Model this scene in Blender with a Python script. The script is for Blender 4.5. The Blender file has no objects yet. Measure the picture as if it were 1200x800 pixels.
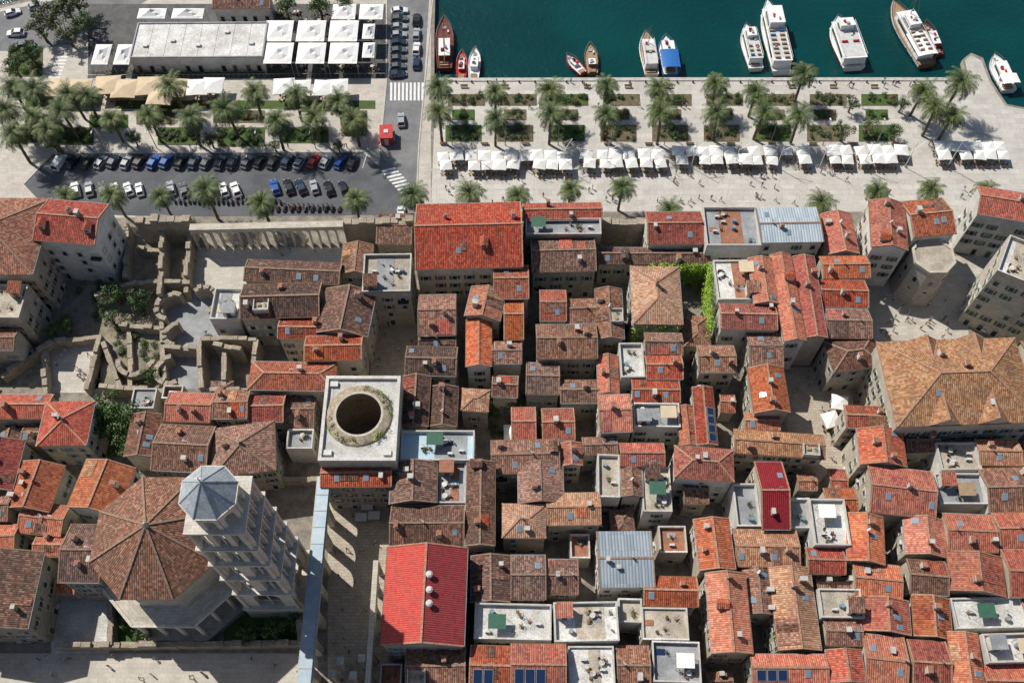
import bpy, math, random
from mathutils import Vector, Matrix
R=random.Random(11)
# ---------- plan coordinates: x = west(right), y = towards the sea, z up, metres ----------
F=1152.;TH=math.radians(28.7);HC=180.
CT,ST=math.cos(TH),math.sin(TH)
def site(u,v,z=0.0):
    a=(u-600)/F;b=(400-v)/F
    t=(HC-z)/(CT-b*ST)
    return (a*t,(b*CT+ST)*t)
sc=bpy.context.scene
# ---------- materials ----------
M={}
def base(name,rough=.8,metal=0.):
    m=bpy.data.materials.new(name);m.use_nodes=True
    nt=m.node_tree;b=nt.nodes['Principled BSDF']
    b.inputs['Roughness'].default_value=rough;b.inputs['Metallic'].default_value=metal
    M[name]=m
    return m,nt,b
def math_(nt,op,a,b=None):
    n=nt.nodes.new('ShaderNodeMath');n.operation=op
    for i,x in enumerate((a,b)):
        if x is None: continue
        if isinstance(x,(int,float)): n.inputs[i].default_value=x
        else: nt.links.new(x,n.inputs[i])
    return n.outputs[0]
def mixc(nt,fac,a,b,mode='MIX'):
    n=nt.nodes.new('ShaderNodeMix');n.data_type='RGBA';n.blend_type=mode
    def s(i,x):
        if isinstance(x,(int,float)): n.inputs[i].default_value=x
        elif isinstance(x,tuple): n.inputs[i].default_value=(*x,1)
        else: nt.links.new(x,n.inputs[i])
    s(0,fac);s(6,a);s(7,b)
    return n.outputs[2]
def noise(nt,scale,detail=4,rough=.6,vec=None):
    n=nt.nodes.new('ShaderNodeTexNoise');n.inputs['Scale'].default_value=scale
    n.inputs['Detail'].default_value=detail;n.inputs['Roughness'].default_value=rough
    if vec is None:
        g=nt.nodes.new('ShaderNodeNewGeometry');vec=g.outputs['Position']
    nt.links.new(vec,n.inputs['Vector'])
    return n.outputs['Fac']
def ramp(nt,fac,pts,interp='LINEAR'):
    r=nt.nodes.new('ShaderNodeValToRGB');r.color_ramp.interpolation=interp
    e=r.color_ramp.elements
    while len(e)<len(pts): e.new(.5)
    for i,(p,c) in enumerate(pts):
        e[i].position=p;e[i].color=(*c,1) if isinstance(c,tuple) else (c,c,c,1)
    nt.links.new(fac,r.inputs[0]);return r.outputs[0]
def bump(nt,b,h,st=.5,dist=.05):
    n=nt.nodes.new('ShaderNodeBump');n.inputs['Strength'].default_value=st;n.inputs['Distance'].default_value=dist
    nt.links.new(h,n.inputs['Height']);nt.links.new(n.outputs[0],b.inputs['Normal'])
def simple(name,c1,c2=None,scale=.8,rough=.8,metal=0,bmp=0,rand=0.,fine=0.):
    m,nt,b=base(name,rough,metal)
    if c2 is None: c2=tuple(x*.8 for x in c1)
    f=noise(nt,scale,5,.65)
    f=ramp(nt,f,[(.38,0.),(.62,1.)])
    col=mixc(nt,f,c1,c2)
    if fine:
        f2=noise(nt,3.5,5,.75);col=mixc(nt,fine,col,ramp(nt,f2,[(.36,.2),(.58,1.)]),'MULTIPLY')
    if rand:
        o=nt.nodes.new('ShaderNodeObjectInfo')
        v=math_(nt,'ADD',math_(nt,'MULTIPLY',o.outputs['Random'],rand),1-rand*.6)
        h=nt.nodes.new('ShaderNodeHueSaturation');nt.links.new(v,h.inputs['Value']);nt.links.new(col,h.inputs['Color']);col=h.outputs[0]
    nt.links.new(col,b.inputs['Base Color'])
    if bmp: bump(nt,b,noise(nt,5,3),bmp)
    return m
def tile(name,cols,stain=.5,weather=(.10,.07,.05),wf=.5,tw=.36,tl=.45,lich=.35):
    m,nt,b=base(name,.88)
    uv=nt.nodes.new('ShaderNodeUVMap')
    sp=nt.nodes.new('ShaderNodeSeparateXYZ');nt.links.new(uv.outputs[0],sp.inputs[0])
    u=math_(nt,'DIVIDE',sp.outputs[0],tw);v=math_(nt,'DIVIDE',sp.outputs[1],tl)
    o=nt.nodes.new('ShaderNodeObjectInfo')
    cb=nt.nodes.new('ShaderNodeCombineXYZ')
    nt.links.new(math_(nt,'FLOOR',u),cb.inputs[0]);nt.links.new(math_(nt,'FLOOR',v),cb.inputs[1])
    nt.links.new(math_(nt,'MULTIPLY',o.outputs['Random'],97.),cb.inputs[2])
    wn=nt.nodes.new('ShaderNodeTexWhiteNoise');wn.noise_dimensions='3D';nt.links.new(cb.outputs[0],wn.inputs[0])
    n1=noise(nt,.35,4,.7)
    k=math_(nt,'ADD',math_(nt,'MULTIPLY',wn.outputs[0],.75),math_(nt,'MULTIPLY',n1,.3))
    k=math_(nt,'ADD',k,math_(nt,'MULTIPLY',math_(nt,'SUBTRACT',o.outputs['Random'],.5),.25))
    n=len(cols);col=ramp(nt,k,[(.08+.84*i/(n-1),c) for i,c in enumerate(cols)])
    mp=nt.nodes.new('ShaderNodeMapping');mp.inputs['Scale'].default_value=(1.6,.22,1);nt.links.new(uv.outputs[0],mp.inputs[0])
    stf=noise(nt,1.0,4,.7,mp.outputs[0])
    col=mixc(nt,math_(nt,'MULTIPLY',ramp(nt,stf,[(.45,0.),(.72,1.)]),stain),col,weather)
    w2=ramp(nt,noise(nt,.16,6,.8),[(.48,0.),(.62,1.)])
    col=mixc(nt,math_(nt,'MULTIPLY',w2,wf),col,weather)
    w3=ramp(nt,noise(nt,1.7,5,.8),[(.54,0.),(.66,1.)])
    col=mixc(nt,math_(nt,'MULTIPLY',w3,lich),col,(.42,.28,.19))
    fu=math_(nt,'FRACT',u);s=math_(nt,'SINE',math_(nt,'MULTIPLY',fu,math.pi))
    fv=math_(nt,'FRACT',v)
    col=mixc(nt,.5,col,ramp(nt,s,[(0.,.3),(.6,1.)]),'MULTIPLY')  # grooves between tile columns darkened in the colour, as painted shade
    h=nt.nodes.new('ShaderNodeHueSaturation')
    def rnd(a,b_,k_):
        vv=nt.nodes.new('ShaderNodeMath');vv.operation='MULTIPLY_ADD';fr=math_(nt,'FRACT',math_(nt,'MULTIPLY',o.outputs['Random'],k_))
        nt.links.new(fr,vv.inputs[0]);vv.inputs[1].default_value=a;vv.inputs[2].default_value=b_;return vv.outputs[0]
    nt.links.new(rnd(.40,.80,1.),h.inputs['Value']);nt.links.new(rnd(.18,.84,17.),h.inputs['Saturation']);nt.links.new(rnd(.012,.492,31.),h.inputs['Hue']);nt.links.new(col,h.inputs['Color'])
    nt.links.new(h.outputs[0],b.inputs['Base Color'])
    b.inputs['Specular IOR Level'].default_value=.25
    bump(nt,b,math_(nt,'ADD',s,math_(nt,'MULTIPLY',fv,.5)),.8,.09)
def brick(name,c1,c2,mort,bw,bh,ms=.02,coord='uv',rough=.85,stain=.35,rand=0.):
    m,nt,b=base(name,rough)
    t=nt.nodes.new('ShaderNodeTexBrick')
    if coord=='uv': nt.links.new(nt.nodes.new('ShaderNodeUVMap').outputs[0],t.inputs['Vector'])
    else: nt.links.new(nt.nodes.new('ShaderNodeNewGeometry').outputs['Position'],t.inputs['Vector'])
    t.inputs['Scale'].default_value=1;t.inputs['Brick Width'].default_value=bw;t.inputs['Row Height'].default_value=bh
    t.inputs['Mortar Size'].default_value=ms;t.inputs['Color1'].default_value=(*c1,1);t.inputs['Color2'].default_value=(*c2,1);t.inputs['Mortar'].default_value=(*mort,1)
    col=t.outputs['Color']
    f=ramp(nt,noise(nt,.25,6,.7),[(.35,.55),(.62,1.)])
    col=mixc(nt,stain,col,f,'MULTIPLY')
    f=ramp(nt,noise(nt,2.2,4,.7),[(.3,.6),(.6,1.)])
    col=mixc(nt,stain,col,f,'MULTIPLY')
    if rand:
        o=nt.nodes.new('ShaderNodeObjectInfo')
        v=math_(nt,'ADD',math_(nt,'MULTIPLY',o.outputs['Random'],rand),1-rand*.6)
        h=nt.nodes.new('ShaderNodeHueSaturation');nt.links.new(v,h.inputs['Value']);nt.links.new(col,h.inputs['Color']);col=h.outputs[0]
    nt.links.new(col,b.inputs['Base Color'])
    bump(nt,b,t.outputs['Fac'],-.3,.03)
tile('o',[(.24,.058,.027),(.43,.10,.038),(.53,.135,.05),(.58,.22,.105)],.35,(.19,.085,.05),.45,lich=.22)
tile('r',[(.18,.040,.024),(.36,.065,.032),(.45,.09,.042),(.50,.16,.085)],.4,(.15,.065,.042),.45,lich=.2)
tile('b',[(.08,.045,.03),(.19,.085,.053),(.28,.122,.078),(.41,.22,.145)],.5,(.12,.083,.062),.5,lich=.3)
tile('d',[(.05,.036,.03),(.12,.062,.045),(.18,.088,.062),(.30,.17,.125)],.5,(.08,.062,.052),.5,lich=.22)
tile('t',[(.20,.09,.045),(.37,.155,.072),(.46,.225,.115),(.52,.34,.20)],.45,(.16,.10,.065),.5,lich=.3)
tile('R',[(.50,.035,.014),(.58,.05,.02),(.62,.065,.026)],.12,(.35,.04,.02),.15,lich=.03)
tile('D',[(.25,.014,.014),(.30,.018,.018),(.34,.025,.024)],.12,(.2,.02,.015),.15,lich=.03)  # dark red tiles, also the painted-in shade on the red hall's right slope
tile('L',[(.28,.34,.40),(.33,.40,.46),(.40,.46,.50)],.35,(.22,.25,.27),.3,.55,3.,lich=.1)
simple('cap',(.48,.29,.19),(.30,.14,.09),3,.85,fine=.35,rand=.3)
simple('capb',(.34,.23,.17),(.19,.12,.08),3,.85,fine=.35,rand=.3)
simple('w',(.74,.72,.68),(.58,.55,.49),.35,.9,rand=.18,fine=.35)
simple('c',(.60,.53,.43),(.45,.39,.30),.4,.9,rand=.3,fine=.4)
brick('s',(.50,.46,.38),(.34,.31,.25),(.24,.21,.18),.8,.4,.02,'uv',.9,.5,.3)
simple('p',(.55,.42,.33),(.42,.32,.24),.4,.9,rand=.25,fine=.3)
brick('stone',(.60,.55,.46),(.48,.43,.35),(.31,.28,.24),1.2,.55,.02,'uv',.9,.45)
brick('towerstone',(.70,.65,.57),(.56,.51,.44),(.36,.33,.29),1.1,.5,.02,'uv',.85,.4)
brick('ruin',(.50,.43,.34),(.36,.30,.22),(.20,.17,.13),.7,.4,.03,'uv',.95,.6)
brick('pave',(.55,.51,.44),(.47,.43,.37),(.35,.32,.28),1.6,.8,.02,'pos',.7,.45)
brick('plaza',(.58,.55,.50),(.50,.47,.42),(.38,.36,.32),3.,1.5,.03,'pos',.6,.38)
brick('oldpave',(.52,.45,.36),(.42,.36,.28),(.26,.22,.17),1.,.6,.03,'pos',.8,.45)
simple('alley',(.33,.29,.24),(.19,.17,.14),.5,.9,fine=.5)
simple('asphalt',(.13,.135,.145),(.085,.09,.10),.15,.9,fine=.4)
simple('darkdeck',(.12,.115,.11),(.07,.07,.07),.4,.8,fine=.4)
simple('asphaltl',(.23,.23,.23),(.16,.16,.165),.2,.9,fine=.35)
simple('paint',(.75,.75,.73),(.6,.6,.58),2,.7)
simple('kerb',(.50,.48,.44),(.38,.36,.33),1,.8)
simple('grass',(.05,.12,.02),(.10,.12,.035),.7,.95,fine=.6)
simple('soil',(.19,.145,.09),(.11,.10,.05),.8,.95,fine=.6)
simple('earth',(.36,.31,.24),(.20,.18,.12),.3,.95,fine=.6)
simple('W',(.74,.73,.70),(.52,.50,.46),.3,.85,fine=.5,rand=.25)
simple('G',(.34,.35,.36),(.22,.23,.24),.3,.7,fine=.35,rand=.2)
simple('C',(.56,.49,.40),(.38,.33,.26),.35,.85,fine=.5,rand=.25)
simple('B',(.36,.55,.66),(.48,.60,.64),.3,.7,fine=.3)
simple('T',(.40,.17,.10),(.28,.13,.08),.8,.85,fine=.5,rand=.2)
simple('ring',(.46,.38,.28),(.26,.21,.15),1.2,.9,fine=.5)
m,nt,b=base('glass',.08);b.inputs['Base Color'].default_value=(.02,.03,.035,1)
m,nt,b=base('sky_glass',.12);b.inputs['Base Color'].default_value=(.16,.24,.32,1)
m,nt,b=base('solar',.15);b.inputs['Base Color'].default_value=(.015,.03,.08,1)
m,nt,b=base('metal',.5,.6);b.inputs['Base Color'].default_value=(.35,.35,.35,1)
simple('dark',(.02,.02,.02),(.03,.03,.03),1,.8)
simple('rubber',(.02,.02,.02),(.025,.025,.025),1,.9)
simple('shg',(.03,.10,.06),(.04,.12,.08),1,.7);simple('shb',(.14,.075,.035),(.18,.1,.05),1,.7);simple('shw',(.55,.55,.52),(.5,.5,.47),1,.7);simple('shl',(.16,.24,.30),(.14,.22,.27),1,.7)
simple('acw',(.58,.58,.56),(.48,.48,.46),1,.5)
simple('canvas',(.82,.81,.78),(.72,.71,.67),.5,.9,rand=.1)
simple('canvasc',(.62,.50,.34),(.54,.43,.29),.5,.9,rand=.15)
simple('wood',(.24,.13,.06),(.16,.085,.04),2,.6);simple('deck',(.36,.25,.15),(.28,.19,.11),1.5,.7)
simple('rotunda_metal',(.24,.31,.37),(.32,.37,.40),.6,.5,.3)
simple('lead',(.42,.46,.49),(.30,.33,.36),.9,.65,fine=.45)
simple('bark',(.16,.12,.08),(.09,.065,.045),3,.95,bmp=.5)
def leafmat(name,c1,c2,c3):
    m,nt,b=base(name,.6)
    g=nt.nodes.new('ShaderNodeNewGeometry');o=nt.nodes.new('ShaderNodeObjectInfo')
    k=math_(nt,'ADD',math_(nt,'MULTIPLY',g.outputs['Random Per Island'],.8),math_(nt,'MULTIPLY',o.outputs['Random'],.2))
    nt.links.new(ramp(nt,k,[(0.,c1),(.5,c2),(1.,c3)]),b.inputs['Base Color'])
leafmat('palm',(.035,.06,.018),(.075,.11,.028),(.17,.18,.055))
leafmat('leaf',(.02,.045,.012),(.045,.095,.02),(.09,.15,.035))
leafmat('ivy',(.12,.24,.02),(.24,.40,.03),(.36,.50,.06))
leafmat('olive',(.05,.065,.03),(.10,.12,.05),(.17,.18,.08))
leafmat('bougain',(.30,.02,.08),(.12,.12,.03),(.05,.09,.02))
def carmat(n,c):
    m,nt,b=base(n,.25);b.inputs['Base Color'].default_value=(*c,1);b.inputs['Coat Weight'].default_value=.6
for n,c in dict(cw=(.72,.72,.72),cs=(.35,.36,.38),cg=(.11,.12,.13),ck=(.015,.016,.02),cr=(.42,.02,.02),cb=(.02,.09,.35),cn=(.02,.035,.07)).items(): carmat(n,c)
for n,c in dict(bw=(.80,.80,.78),br=(.50,.03,.025),bb=(.03,.15,.45),bd=(.16,.035,.025),bk=(.03,.03,.04),bbr=(.20,.10,.05),bt=(.05,.28,.35)).items(): simple(n,c,tuple(x*.85 for x in c),1,.4)
m,nt,b=base('headlight',.1);b.inputs['Base Color'].default_value=(.7,.7,.7,1)
m,nt,b=base('taillight',.2);b.inputs['Base Color'].default_value=(.4,.01,.01,1)
simple('skin',(.48,.28,.19),(.44,.25,.17),2,.6);simple('hair',(.06,.035,.02),(.03,.02,.012),2,.7)
for n,c in dict(k0=(.7,.7,.7),k1=(.05,.07,.15),k2=(.4,.06,.05),k3=(.10,.25,.35),k4=(.04,.04,.045),k5=(.35,.30,.2)).items(): simple(n,c,None,3,.9)
# water
m,nt,b=base('water',.14)
f=noise(nt,.03,3,.6)
col=mixc(nt,ramp(nt,f,[(.35,0.),(.7,1.)]),(.001,.034,.036),(.0015,.050,.048))
nt.links.new(col,b.inputs['Base Color'])
b.inputs['IOR'].default_value=1.33
bump(nt,b,math_(nt,'ADD',noise(nt,.7,5,.65),math_(nt,'MULTIPLY',noise(nt,3.0,3,.6),.35)),.6,.35)

# ---------- mesh builder ----------
class MB:
    def __init__(s): s.v=[];s.f=[];s.m=[];s.n=[];s.sm=[]
    def mi(s,m):
        if m not in s.n: s.n.append(m)
        return s.n.index(m)
    def face(s,pts,m,sm=False):
        i=len(s.v);s.v.extend([tuple(p) for p in pts]);s.f.append(tuple(range(i,i+len(pts))));s.m.append(s.mi(m));s.sm.append(sm)
    def box(s,c,z,m,rz=0.,top=None,skip=''):
        x,y,w=c;a,b_,d=z[0]/2,z[1]/2,z[2]/2
        cr,sr=math.cos(rz),math.sin(rz)
        P=[(x+cr*i*a-sr*j*b_,y+sr*i*a+cr*j*b_,w+k*d) for k in(-1,1) for i,j in((-1,-1),(1,-1),(1,1),(-1,1))]
        if 'b' not in skip: s.face([P[3],P[2],P[1],P[0]],m)
        s.face([P[4],P[5],P[6],P[7]],top or m)
        for i in range(4):
            j=(i+1)%4;s.face([P[i],P[j],P[j+4],P[i+4]],m)
    def cyl(s,c,r0,r1,h,n,m,cap=True,sm=True,axis='z'):
        def pt(r,k,t):
            a=2*math.pi*k/n
            if axis=='z': return (c[0]+r*math.cos(a),c[1]+r*math.sin(a),c[2]+t)
            if axis=='y': return (c[0]+r*math.cos(a),c[1]+t,c[2]+r*math.sin(a))
            return (c[0]+t,c[1]+r*math.cos(a),c[2]+r*math.sin(a))
        for k in range(n):
            s.face([pt(r0,k,0),pt(r0,k+1,0),pt(r1,k+1,h),pt(r1,k,h)],m,sm)
        if cap:
            s.face([pt(r1,k,h) for k in range(n)],m);s.face([pt(r0,k,0) for k in range(n)][::-1],m)
    def loft(s,rings,m,caps=True,closed=True,sm=True):
        n=len(rings[0])
        for a,b_ in zip(rings,rings[1:]):
            for k in range(n if closed else n-1):
                j=(k+1)%n;s.face([a[k],a[j],b_[j],b_[k]],m,sm)
        if caps: s.face(rings[0][::-1],m);s.face(rings[-1],m)
    def beam(s,p,q,w,hh,m):
        p=Vector(p);q=Vector(q);d=(q-p)
        if d.length<1e-4:return
        d.normalize();sd=Vector((-d.y,d.x,0))
        if sd.length<1e-4: sd=Vector((1,0,0))
        sd.normalize();up=d.cross(sd)*-1
        if up.z<0: up=-up
        sd=sd*w/2;up=up*hh/2
        r=[[x-sd-up,x+sd-up,x+sd+up,x-sd+up] for x in(p,q)]
        s.loft(r,m,sm=False)
    def mesh(s,name,uv=True):
        me=bpy.data.meshes.new(name);me.from_pydata(s.v,[],s.f)
        for n in s.n: me.materials.append(M[n])
        me.polygons.foreach_set('material_index',s.m);me.polygons.foreach_set('use_smooth',s.sm)
        if uv:
            L=[]
            for f in s.f:
                P=[s.v[i] for i in f];a,b_,c=P[0],P[1],P[2]
                ux,uy,uz=b_[0]-a[0],b_[1]-a[1],b_[2]-a[2];vx,vy,vz=c[0]-a[0],c[1]-a[1],c[2]-a[2]
                nx,ny,nz=uy*vz-uz*vy,uz*vx-ux*vz,ux*vy-uy*vx
                l=math.sqrt(nx*nx+ny*ny+nz*nz) or 1;nx/=l;ny/=l;nz/=l
                h=math.hypot(nx,ny)
                if h<.03:
                    for p in P: L+= [p[0],p[1]]
                else:
                    tx,ty=-ny/h,nx/h
                    if abs(tx)>.96: tx,ty=math.copysign(1,tx),0.
                    elif abs(ty)>.96: tx,ty=0.,math.copysign(1,ty)
                    bx,by,bz=-nz*ty,nz*tx,nx*ty-ny*tx
                    for p in P: L+=[p[0]*tx+p[1]*ty,p[0]*bx+p[1]*by+p[2]*bz]
            me.uv_layers.new(name='UVMap').data.foreach_set('uv',L)
        me.update();return me
    def obj(s,name,parent=None,loc=(0,0,0),rz=0.,uv=True):
        return place(s.mesh(name,uv),name,loc,rz,parent)
def place(me,name,loc=(0,0,0),rz=0.,parent=None,scale=1.):
    o=bpy.data.objects.new(name,me);sc.collection.objects.link(o);o.location=loc;o.rotation_euler=(0,0,rz);o.scale=(scale,)*3
    if parent: o.parent=parent
    return o
def empty(name,loc,rz=0.):
    o=bpy.data.objects.new(name,None);sc.collection.objects.link(o);o.location=loc;o.rotation_euler=(0,0,rz);o.empty_display_size=.5
    return o
def sheet(name,px,m,z=0.004,h=0.):
    P=[site(*p) for p in px]
    mb=MB();mb.face([(x,y,z) for x,y in P][::1],m)
    if h:
        for i in range(len(P)):
            a,b_=P[i],P[(i+1)%len(P)];mb.face([(a[0],a[1],z-h),(b_[0],b_[1],z-h),(b_[0],b_[1],z),(a[0],a[1],z)],'kerb')
    o=mb.obj(name)
    if o.data.polygons[0].normal.z<0: o.data.flip_normals()
    return o
def rect(a,b,c,d): return [(a,d),(c,d),(c,b),(a,b)]

# ---------- arcade panel ----------
def arch_panel(mb,p,ang,width,z0,z1,n,ow,zs,th,m,col=None):
    ca,sa=math.cos(ang),math.sin(ang)
    def P(x,y,z): return (p[0]+ca*x-sa*y,p[1]+sa*x+ca*y,z)
    bw=width/n;r=ow/2;K=8
    for i in range(n):
        cx=bw*(i+.5)
        for y,fl in((-th/2,0),(th/2,1)):
            def q(pts):
                pts=[P(x,y,z) for x,z in pts];mb.face(pts[::-1] if fl else pts,m)
            q([(bw*i,z0),(cx-r,z0),(cx-r,z1),(bw*i,z1)]);q([(cx+r,z0),(bw*(i+1),z0),(bw*(i+1),z1),(cx+r,z1)])
            for k in range(K):
                a0=math.pi*(1-k/K);a1=math.pi*(1-(k+1)/K)
                x0,x1=cx+r*math.cos(a0),cx+r*math.cos(a1)
                q([(x0,zs+r*math.sin(a0)),(x1,zs+r*math.sin(a1)),(x1,z1),(x0,z1)])
        for x,f in((cx-r,0),(cx+r,1)):
            pts=[P(x,-th/2,z0),P(x,th/2,z0),P(x,th/2,zs),P(x,-th/2,zs)];mb.face(pts if not f else pts[::-1],m)
        for k in range(K):
            a0=math.pi*(1-k/K);a1=math.pi*(1-(k+1)/K)
            mb.face([P(cx+r*math.cos(a),s_*th/2,zs+r*math.sin(a)) for a,s_ in((a0,-1),(a0,1),(a1,1),(a1,-1))],m)
        if col: mb.cyl(P(cx,0,z0),col,col*.9,zs-z0+r*.55,8,m)
    mb.face([P(0,-th/2,z1),P(width,-th/2,z1),P(width,th/2,z1),P(0,th/2,z1)],m)
    mb.face([P(0,-th/2,z0),P(0,-th/2,z1),P(0,th/2,z1),P(0,th/2,z0)],m);mb.face([P(width,-th/2,z0),P(width,th/2,z0),P(width,th/2,z1),P(width,-th/2,z1)],m)

# ---------- houses ----------
foot=[]
def windows(mb,w2,d2,h,sh,dens=1.):
    nf=max(1,int((h-.6)/2.9))
    for side in range(4):
        L=(w2 if side%2==0 else d2)*2
        n=int(L/2.7)
        if n<1: continue
        for fl in range(nf):
            z=.9+fl*2.9+.75
            if z+1>h-.1: continue
            for i in range(n):
                if R.random()>dens*.86: continue
                t=-L/2+L*(i+.5)/n+R.uniform(-.2,.2)
                ww,hh=(.95,1.35)
                if fl==0: hh=2.1;z2=1.15
                else: z2=z
                def B(tc,zc,sw,shh,proud,m):
                    o=proud/2
                    if side==0: mb.box((tc,-d2-o,zc),(sw,proud,shh),m)
                    elif side==2: mb.box((tc,d2+o,zc),(sw,proud,shh),m)
                    elif side==1: mb.box((w2+o,tc,zc),(proud,sw,shh),m)
                    else: mb.box((-w2-o,tc,zc),(proud,sw,shh),m)
                B(t,z2,ww,hh,.03,'glass' if R.random()<.75 else sh)
                B(t,z2+hh/2+.08,ww+.3,.16,.13,'kerb');B(t,z2-hh/2-.06,ww+.3,.12,.18,'kerb')
                B(t-ww/2-.06,z2,.12,hh,.12,'kerb');B(t+ww/2+.06,z2,.12,hh,.12,'kerb')
                if fl and sh and R.random()<.75:
                    B(t-ww/2-.38,z2,.46,hh,.07,sh);B(t+ww/2+.38,z2,.46,hh,.07,sh)
                elif R.random()<.18: B(t+1.0,z2-.2,.8,.6,.35,'acw')
                elif fl and R.random()<.06:
                    B(t,z2-.75,2.2,.14,.9,'kerb');B(t,z2-.3,2.2,.06,.92,'dark')
def dish(mb,x,y,z):
    a=-.9+R.uniform(-.3,.3);c=Vector((x,y,z+.9));d=Vector((math.cos(a+1.6)*.8,math.sin(a+1.6)*.8+.3,.6)).normalized();o=d.orthogonal().normalized();q=d.cross(o)
    mb.cyl((x,y,z-.3),.03,.03,1.2,5,'metal')
    r0=[c+(o*math.cos(k*.628)+q*math.sin(k*.628))*.42+d*.14 for k in range(10)]
    for k in range(10): mb.face([c,r0[k],r0[(k+1)%10]],'acw',True)
    mb.beam(c,c+d*.5,.03,.03,'metal')
def terrace(mb,w,d,z,m,wall):
    t=.28;ph=R.choice([.5,.9,.9])
    for sgn in(-1,1):
        mb.box((0,sgn*(d/2-t/2),z+ph/2),(w,t,ph),wall,top='W' if R.random()<.4 else 'kerb')
        mb.box((sgn*(w/2-t/2),0,z+ph/2),(t,d-2*t,ph),wall,top='kerb')
    iw,idp=w-1.2,d-1.2
    def rp(mx=.6): return R.uniform(-iw/2+mx,iw/2-mx) if iw>2*mx else 0, R.uniform(-idp/2+mx,idp/2-mx) if idp>2*mx else 0
    if w>5 and d>4 and R.random()<.75:
        mb.box((R.uniform(-.2,.2)*w,0,z+.03),(w*R.uniform(.25,.5),d-.62,.06),R.choice(['T','G','C','G']))
    if w>5 and d>4.5 and R.random()<.7:
        x,y=R.choice([-1,1])*(iw/2-1.2),R.choice([-1,1])*(idp/2-1.1)
        rr=R.choice(['o','r','b','G','T'])
        mb.box((x,y,z+1.15),(2.3,2.1,2.3),wall)
        if rr in 'orb':
            mb.face([(x-1.4,y-1.3,z+2.3),(x+1.4,y-1.3,z+2.3),(x+1.4,y+1.3,z+2.9),(x-1.4,y+1.3,z+2.9)],rr);mb.face([(x-1.15,y+1.05,z+2.3),(x+1.15,y+1.05,z+2.3),(x+1.15,y+1.05,z+2.82),(x-1.15,y+1.05,z+2.82)],wall)
            for sx in(-1,1): mb.face([(x+sx*1.15,y-1.05,z+2.3),(x+sx*1.15,y+1.05,z+2.3),(x+sx*1.15,y+1.05,z+2.82)],wall)
        else: mb.box((x,y,z+2.36),(2.7,2.5,.14),rr)
        mb.box((x,y-1.07,z+.98),(.85,.06,1.95),'shb')
    if w>5 and d>4 and R.random()<.35:
        x,y=rp(1.6);mm=R.choice(['canvasc','canvas','shg','deck'])
        mb.face([(x-1.5,y-1.2,z+2.2),(x+1.5,y-1.2,z+2.2),(x+1.5,y+1.2,z+2.45),(x-1.5,y+1.2,z+2.45)],mm)
        for i in(-1,1):
            for j in(-1,1): mb.cyl((x+1.4*i,y+1.1*j,z),.04,.04,2.2,5,'metal')
    for _ in range(int(w*d/10)+1):
        x,y=rp();k=R.random()
        if k<.18: mb.box((x,y,z+.4),(.9,.4,.7),'acw');mb.cyl((x-.1,y-.23,z+.4),.25,.25,.03,10,'dark',axis='y')
        elif k<.26: mb.cyl((x,y,z),.45,.4,1.0,10,'shl' if R.random()<.6 else 'G')
        elif k<.68:
            mb.cyl((x,y,z),.2,.28,.4,8,'T');leafball(mb,(x,y,z+.75),R.uniform(.4,.8),34,R.choice(['leaf','olive']),.25)
        elif k<.8:
            mb.cyl((x,y,z+.68),.5,.5,.05,10,'W');mb.cyl((x,y,z),.05,.05,.68,6,'metal')
            for a in range(3):
                ax,ay=x+.8*math.cos(a*2.1),y+.8*math.sin(a*2.1);mb.box((ax,ay,z+.42),(.42,.42,.06),'shb');mb.box((ax+.18*math.cos(a*2.1),ay+.18*math.sin(a*2.1),z+.6),(.35,.08,.5),'shb',rz=a*2.1+1.57);mb.box((ax,ay,z+.2),(.36,.36,.38),'dark')
        elif k<.88: dish(mb,x,y,z+.3)
        else:
            mb.box((x,y,z+.1),(1.6,1.,.06),R.choice(['G','T','shl','canvasc','solar']))
def leafball(mb,c,r,n,m,ls=.3,flat=1.):
    for _ in range(n):
        d=Vector((R.gauss(0,1),R.gauss(0,1),R.gauss(0,1)));d.normalize();d*=r*R.uniform(.45,1.05)
        p=Vector(c)+Vector((d.x,d.y,d.z*flat))
        nrm=(d.normalized()+Vector((R.uniform(-.7,.7),R.uniform(-.7,.7),R.uniform(-.2,.9)))).normalized()
        a=nrm.orthogonal().normalized();a.rotate(Matrix.Rotation(R.uniform(0,6.3),3,nrm));b_=nrm.cross(a)
        s_=ls*R.uniform(.6,1.2)
        mb.face([p-a*s_*.5,p-b_*s_*.32,p+a*s_*.55,p+b_*s_*.32],m)
NAMES={'w':'plastered_house','c':'rendered_house','s':'stone_house','p':'rendered_house','stone':'stone_house'}
SIM={'o':'rtb','r':'obt','b':'rdt','d':'br','t':'bo'}
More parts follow.
